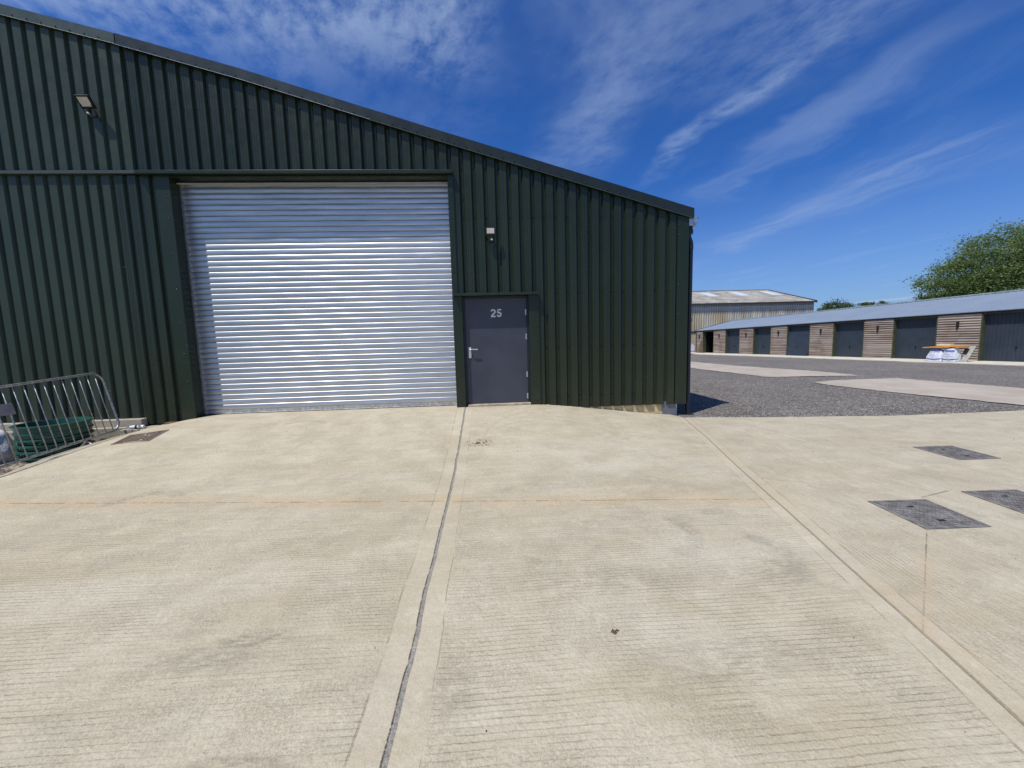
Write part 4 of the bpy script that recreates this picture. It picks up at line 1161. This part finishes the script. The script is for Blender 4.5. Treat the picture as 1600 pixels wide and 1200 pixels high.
# ------------------------------------------------------------------ white car beyond the building
def car(x, y, rz):
    t = empty('parked_car', (x, y, GZ), 'white parked car mostly hidden behind the green building corner', 'car', world=False, rz=rz)
    prof = [(-2.05, .30), (-2.1, .55), (-2.02, .78), (-1.85, .92), (-1.35, 1.0), (-.85, 1.40), (.55, 1.44), (1.25, 1.05), (1.85, .93), (2.1, .75), (2.13, .45), (2.05, .28), (-2.05, .28)]
    def sect(w_): return prof
    mb = MB()
    for (a, b) in zip(prof, prof[1:]+prof[:1]):
        def hw(z): return .86 if z < .95 else .86-(z-.95)*.42
        mb.quad((a[0], -hw(a[1]), a[1]), (b[0], -hw(b[1]), b[1]), (b[0], hw(b[1]), b[1]), (a[0], hw(a[1]), a[1]))
    for s in (-1, 1):
        lo = [q for q in prof if q[1] <= .95+1e-6 or True]
        mb.quad(*[(q[0], s*(.86 if q[1] < .95 else .86-(q[1]-.95)*.42), q[1]) for q in prof])
    mb.build('body', CARW, t, bevel=.05)
    mb = MB()
    for s in (-1, 1):
        h = lambda z: s*(.868-(max(z, .95)-.95)*.42)
        for q in ([(-1.1, 1.02), (-.75, 1.35), (-.1, 1.38), (-.1, 1.02)], [(0, 1.02), (0, 1.38), (.5, 1.38), (1.0, 1.04)]):
            mb.quad(*[(a, h(z), z) for a, z in q])
    mb.quad((-1.32, -.7, 1.03), (-1.32, .7, 1.03), (-.92, .62, 1.36), (-.92, -.62, 1.36)); mb.quad((1.22, -.7, 1.08), (1.22, .7, 1.08), (.64, .62, 1.41), (.64, -.62, 1.41))
    mb.build('window', GLASS, t)
    for wx in (-1.3, 1.3):
        for s in (-1, 1):
            mb = MB(); mb.lathe([(0, -.1), (.30, -.1), (.32, -.06), (.32, .06), (.30, .1), (0, .1)], (wx, s*.80, .32), 24, 'Y'); w_ = mb.build('wheel', RUBBER, t, smooth=True, autos=40)
            mb = MB(); mb.lathe([(0, -.115), (.17, -.11), (.19, -.10), (.19, .10), (.17, .11), (0, .115)], (wx, s*.80, .32), 20, 'Y'); mb.build('rim', ALU, w_, smooth=True, autos=40)
    for s in (-1, 1):
        mb = MB(); mb.box(1.98, 2.14, s*.62-.16, s*.62+.16, .62, .78); mb.build('headlight', GLASS, t, bevel=.03)
        mb = MB(); mb.box(-2.12, -1.98, s*.68-.12, s*.68+.12, .66, .86); mb.build('tail_light', LAMPR, t, bevel=.03)
    return t
car(15.75, 26.5, R(12))

# ------------------------------------------------------------------ trees
BARK = simple('bark', (.09, .07, .05), .9, 0, .3)
def mat_leaf(name, a, b):
    m = Mat(name, .55, 0., .35)
    g = m.nt.nodes.new('ShaderNodeObjectInfo')
    at = m.nt.nodes.new('ShaderNodeAttribute'); at.attribute_name = 'tone'
    m.color(m.mix(V(m.nt, at.outputs['Fac']), a, b))
    tr = m.nt.nodes.new('ShaderNodeBsdfTranslucent'); mx = m.nt.nodes.new('ShaderNodeMixShader'); mx.inputs[0].default_value = .3
    tr.inputs['Color'].default_value = (b[0]*1.3, b[1]*1.4, b[2]*.8, 1)
    out = m.nt.nodes['Material Output']
    m.link(m.b.outputs[0], mx.inputs[1]); m.link(tr.outputs[0], mx.inputs[2]); m.link(mx.outputs[0], out.inputs[0])
    return m.m
LEAF1 = mat_leaf('willow_leaves', (.058, .095, .028), (.19, .255, .095))
LEAF2 = mat_leaf('dark_leaves', (.04, .068, .024), (.11, .145, .055))
def tree(name, x, y, z0, blobs, nleaf, size, mat, label, seed, wind=.4, th=2.5, cat='tree', group='trees beyond the garages'):
    """blobs: list of (dx, dy, cz, rx, ry, rz) clumps that make the crown"""
    t = empty(name, (x, y, z0), label, cat, group, world=False)
    r = random.Random(seed)
    mb = MB(); top = max(b[2]+b[5]*.3 for b in blobs)
    r0 = max(.08, .028*top)
    mb.tube([(0, 0, 0), (.05, .05, top*.2), (-.08, .1, top*.5), (.05, 0, top*.75)], [r0*1.2, r0, r0*.7, r0*.25], 9)
    for b in blobs:
        s = Vector((0, 0, top*r.uniform(.2, .45))); e = Vector((b[0], b[1], b[2])); mid = (s+e)/2+Vector((r.uniform(-.4, .4), r.uniform(-.4, .4), .4))
        mb.tube([s, mid, e], [r0*.5, r0*.3, r0*.1], 6)
        for k in range(5):
            q = e+Vector((r.uniform(-1, 1)*b[3], r.uniform(-1, 1)*b[4], r.uniform(-.6, 1)*b[5]))*.8; mb.tube([mid, (mid+q)/2+Vector((0, 0, .15)), q], [r0*.18, r0*.1, r0*.03], 4)
    mb.build('trunk', BARK, t, smooth=True)
    vol = [b[3]*b[4]*b[5] for b in blobs]; tot = sum(v**.72 for v in vol)
    v = []; f = []; tone = []
    for b, vo in zip(blobs, vol):
        nb = int(nleaf*vo**.72/tot); ncl = max(12, nb//85)
        for c in range(ncl):
            # a clump of leaves near the shell
            d = Vector((r.gauss(0, 1), r.gauss(0, 1), r.gauss(0, 1))).normalized(); rad = r.uniform(.55, 1.06)**.6
            if r.random() < .12: rad *= 1.1
            cc = Vector((b[0]+d.x*b[3]*rad, b[1]+d.y*b[4]*rad, b[2]+d.z*b[5]*rad))
            cr = r.uniform(.10, .26)*(b[3]+b[5])*.5; tn = r.uniform(.1, .9)
            for k in range(nb//ncl):
                p_ = cc+Vector((r.gauss(0, 1)*cr*1.25, r.gauss(0, 1)*cr, r.gauss(0, 1)*cr*.6))
                ax = Vector((1*wind+r.gauss(0, .7), r.gauss(0, .7), r.gauss(0, .5)+.25*wind)).normalized()
                bx = ax.cross(Vector((r.gauss(0, 1), r.gauss(0, 1), r.gauss(0, 1)))).normalized()
                L = size*r.uniform(.6, 1.3); Wd = L*.42; i = len(v)
                v += [tuple(p_-ax*L*.5), tuple(p_+bx*Wd*.5), tuple(p_+ax*L*.5), tuple(p_-bx*Wd*.5)]
                f.append((i, i+1, i+2, i+3)); q = min(1, max(0, tn+r.uniform(-.25, .25))); tone += [q]*4
    me = bpy.data.meshes.new('crown'); me.from_pydata(v, [], f); me.materials.append(mat)
    a = me.attributes.new('tone', 'FLOAT', 'POINT'); a.data.foreach_set('value', tone)
    o = bpy.data.objects.new('crown', me); col.objects.link(o); o.parent = t
    return t
# big windblown tree mass at the right, about 32 m away
tree('willow_tree', 38.5, 21, GZ, [(-.6, 0, 6.0, 1.9, 2.4, 2.5), (-2.6, .5, 4.8, 1.7, 2.2, 2.1), (-3.3, .3, 4.0, 1.2, 1.8, 1.5), (1.5, 0, 7.3, 1.8, 2.4, 1.9), (3.6, 0, 6.9, 1.7, 2.2, 1.9), (2.6, 0, 4.9, 2.4, 2.4, 1.9), (-1.2, -.5, 3.3, 2.4, 2.2, 1.6), (-2.0, .2, 2.8, 1.9, 1.8, 1.3)], 80000, .17, LEAF1, 'big windblown green tree rising behind the garage roof, left part', 5, .9)
tree('willow_tree', 45.5, 22, GZ, [(-.6, 0, 7.0, 2.0, 2.4, 2.1), (1.6, 0, 7.2, 2.0, 2.4, 2.2), (-2.6, 0, 5.0, 1.9, 2.2, 2.0), (3.4, 0, 5.6, 2.2, 2.4, 2.4), (.2, 0, 5.0, 2.2, 2.4, 1.9), (0, -1, 3.4, 3.0, 2.2, 1.6)], 52000, .18, LEAF1, 'tall windblown green tree at the right edge behind the garages', 6, .9)
tree('hedge_tree', 45, 26.5, GZ, [(0, 0, 4, 4, 2, 2.6), (4, 0, 4.2, 4, 2, 2.6), (8, 0, 3.8, 4, 2, 2.4)], 26000, .24, LEAF2, 'dark shaded tree in the gap behind the windblown trees', 7, .5)
tree('small_tree', 52.6, 50, GZ, [(0, 0, 4.7, 1.9, 1.9, 1.4), (-1.2, 0, 4.1, 1.5, 1.5, 1.3), (1.2, 0, 4.4, 1.4, 1.5, 1.4), (0, 0, 3.0, 2.4, 2, 1.6)], 9000, .27, LEAF2, 'small bushy tree between the barn and the big trees', 8, .6)
tree('low_tree', 59, 50, GZ, [(-1.6, 0, 5.0, 1.3, 1.3, .8), (.6, 0, 4.9, 1.6, 1.3, .8), (1.7, 0, 5.3, .8, 1, .9), (0, 0, 3.6, 2.6, 2, 1.5)], 8000, .27, LEAF2, 'low tree top just showing above the garage roof', 9, .6)

# tidy helper properties
for o in bpy.data.objects:
    if '_o' in o: del o['_o']
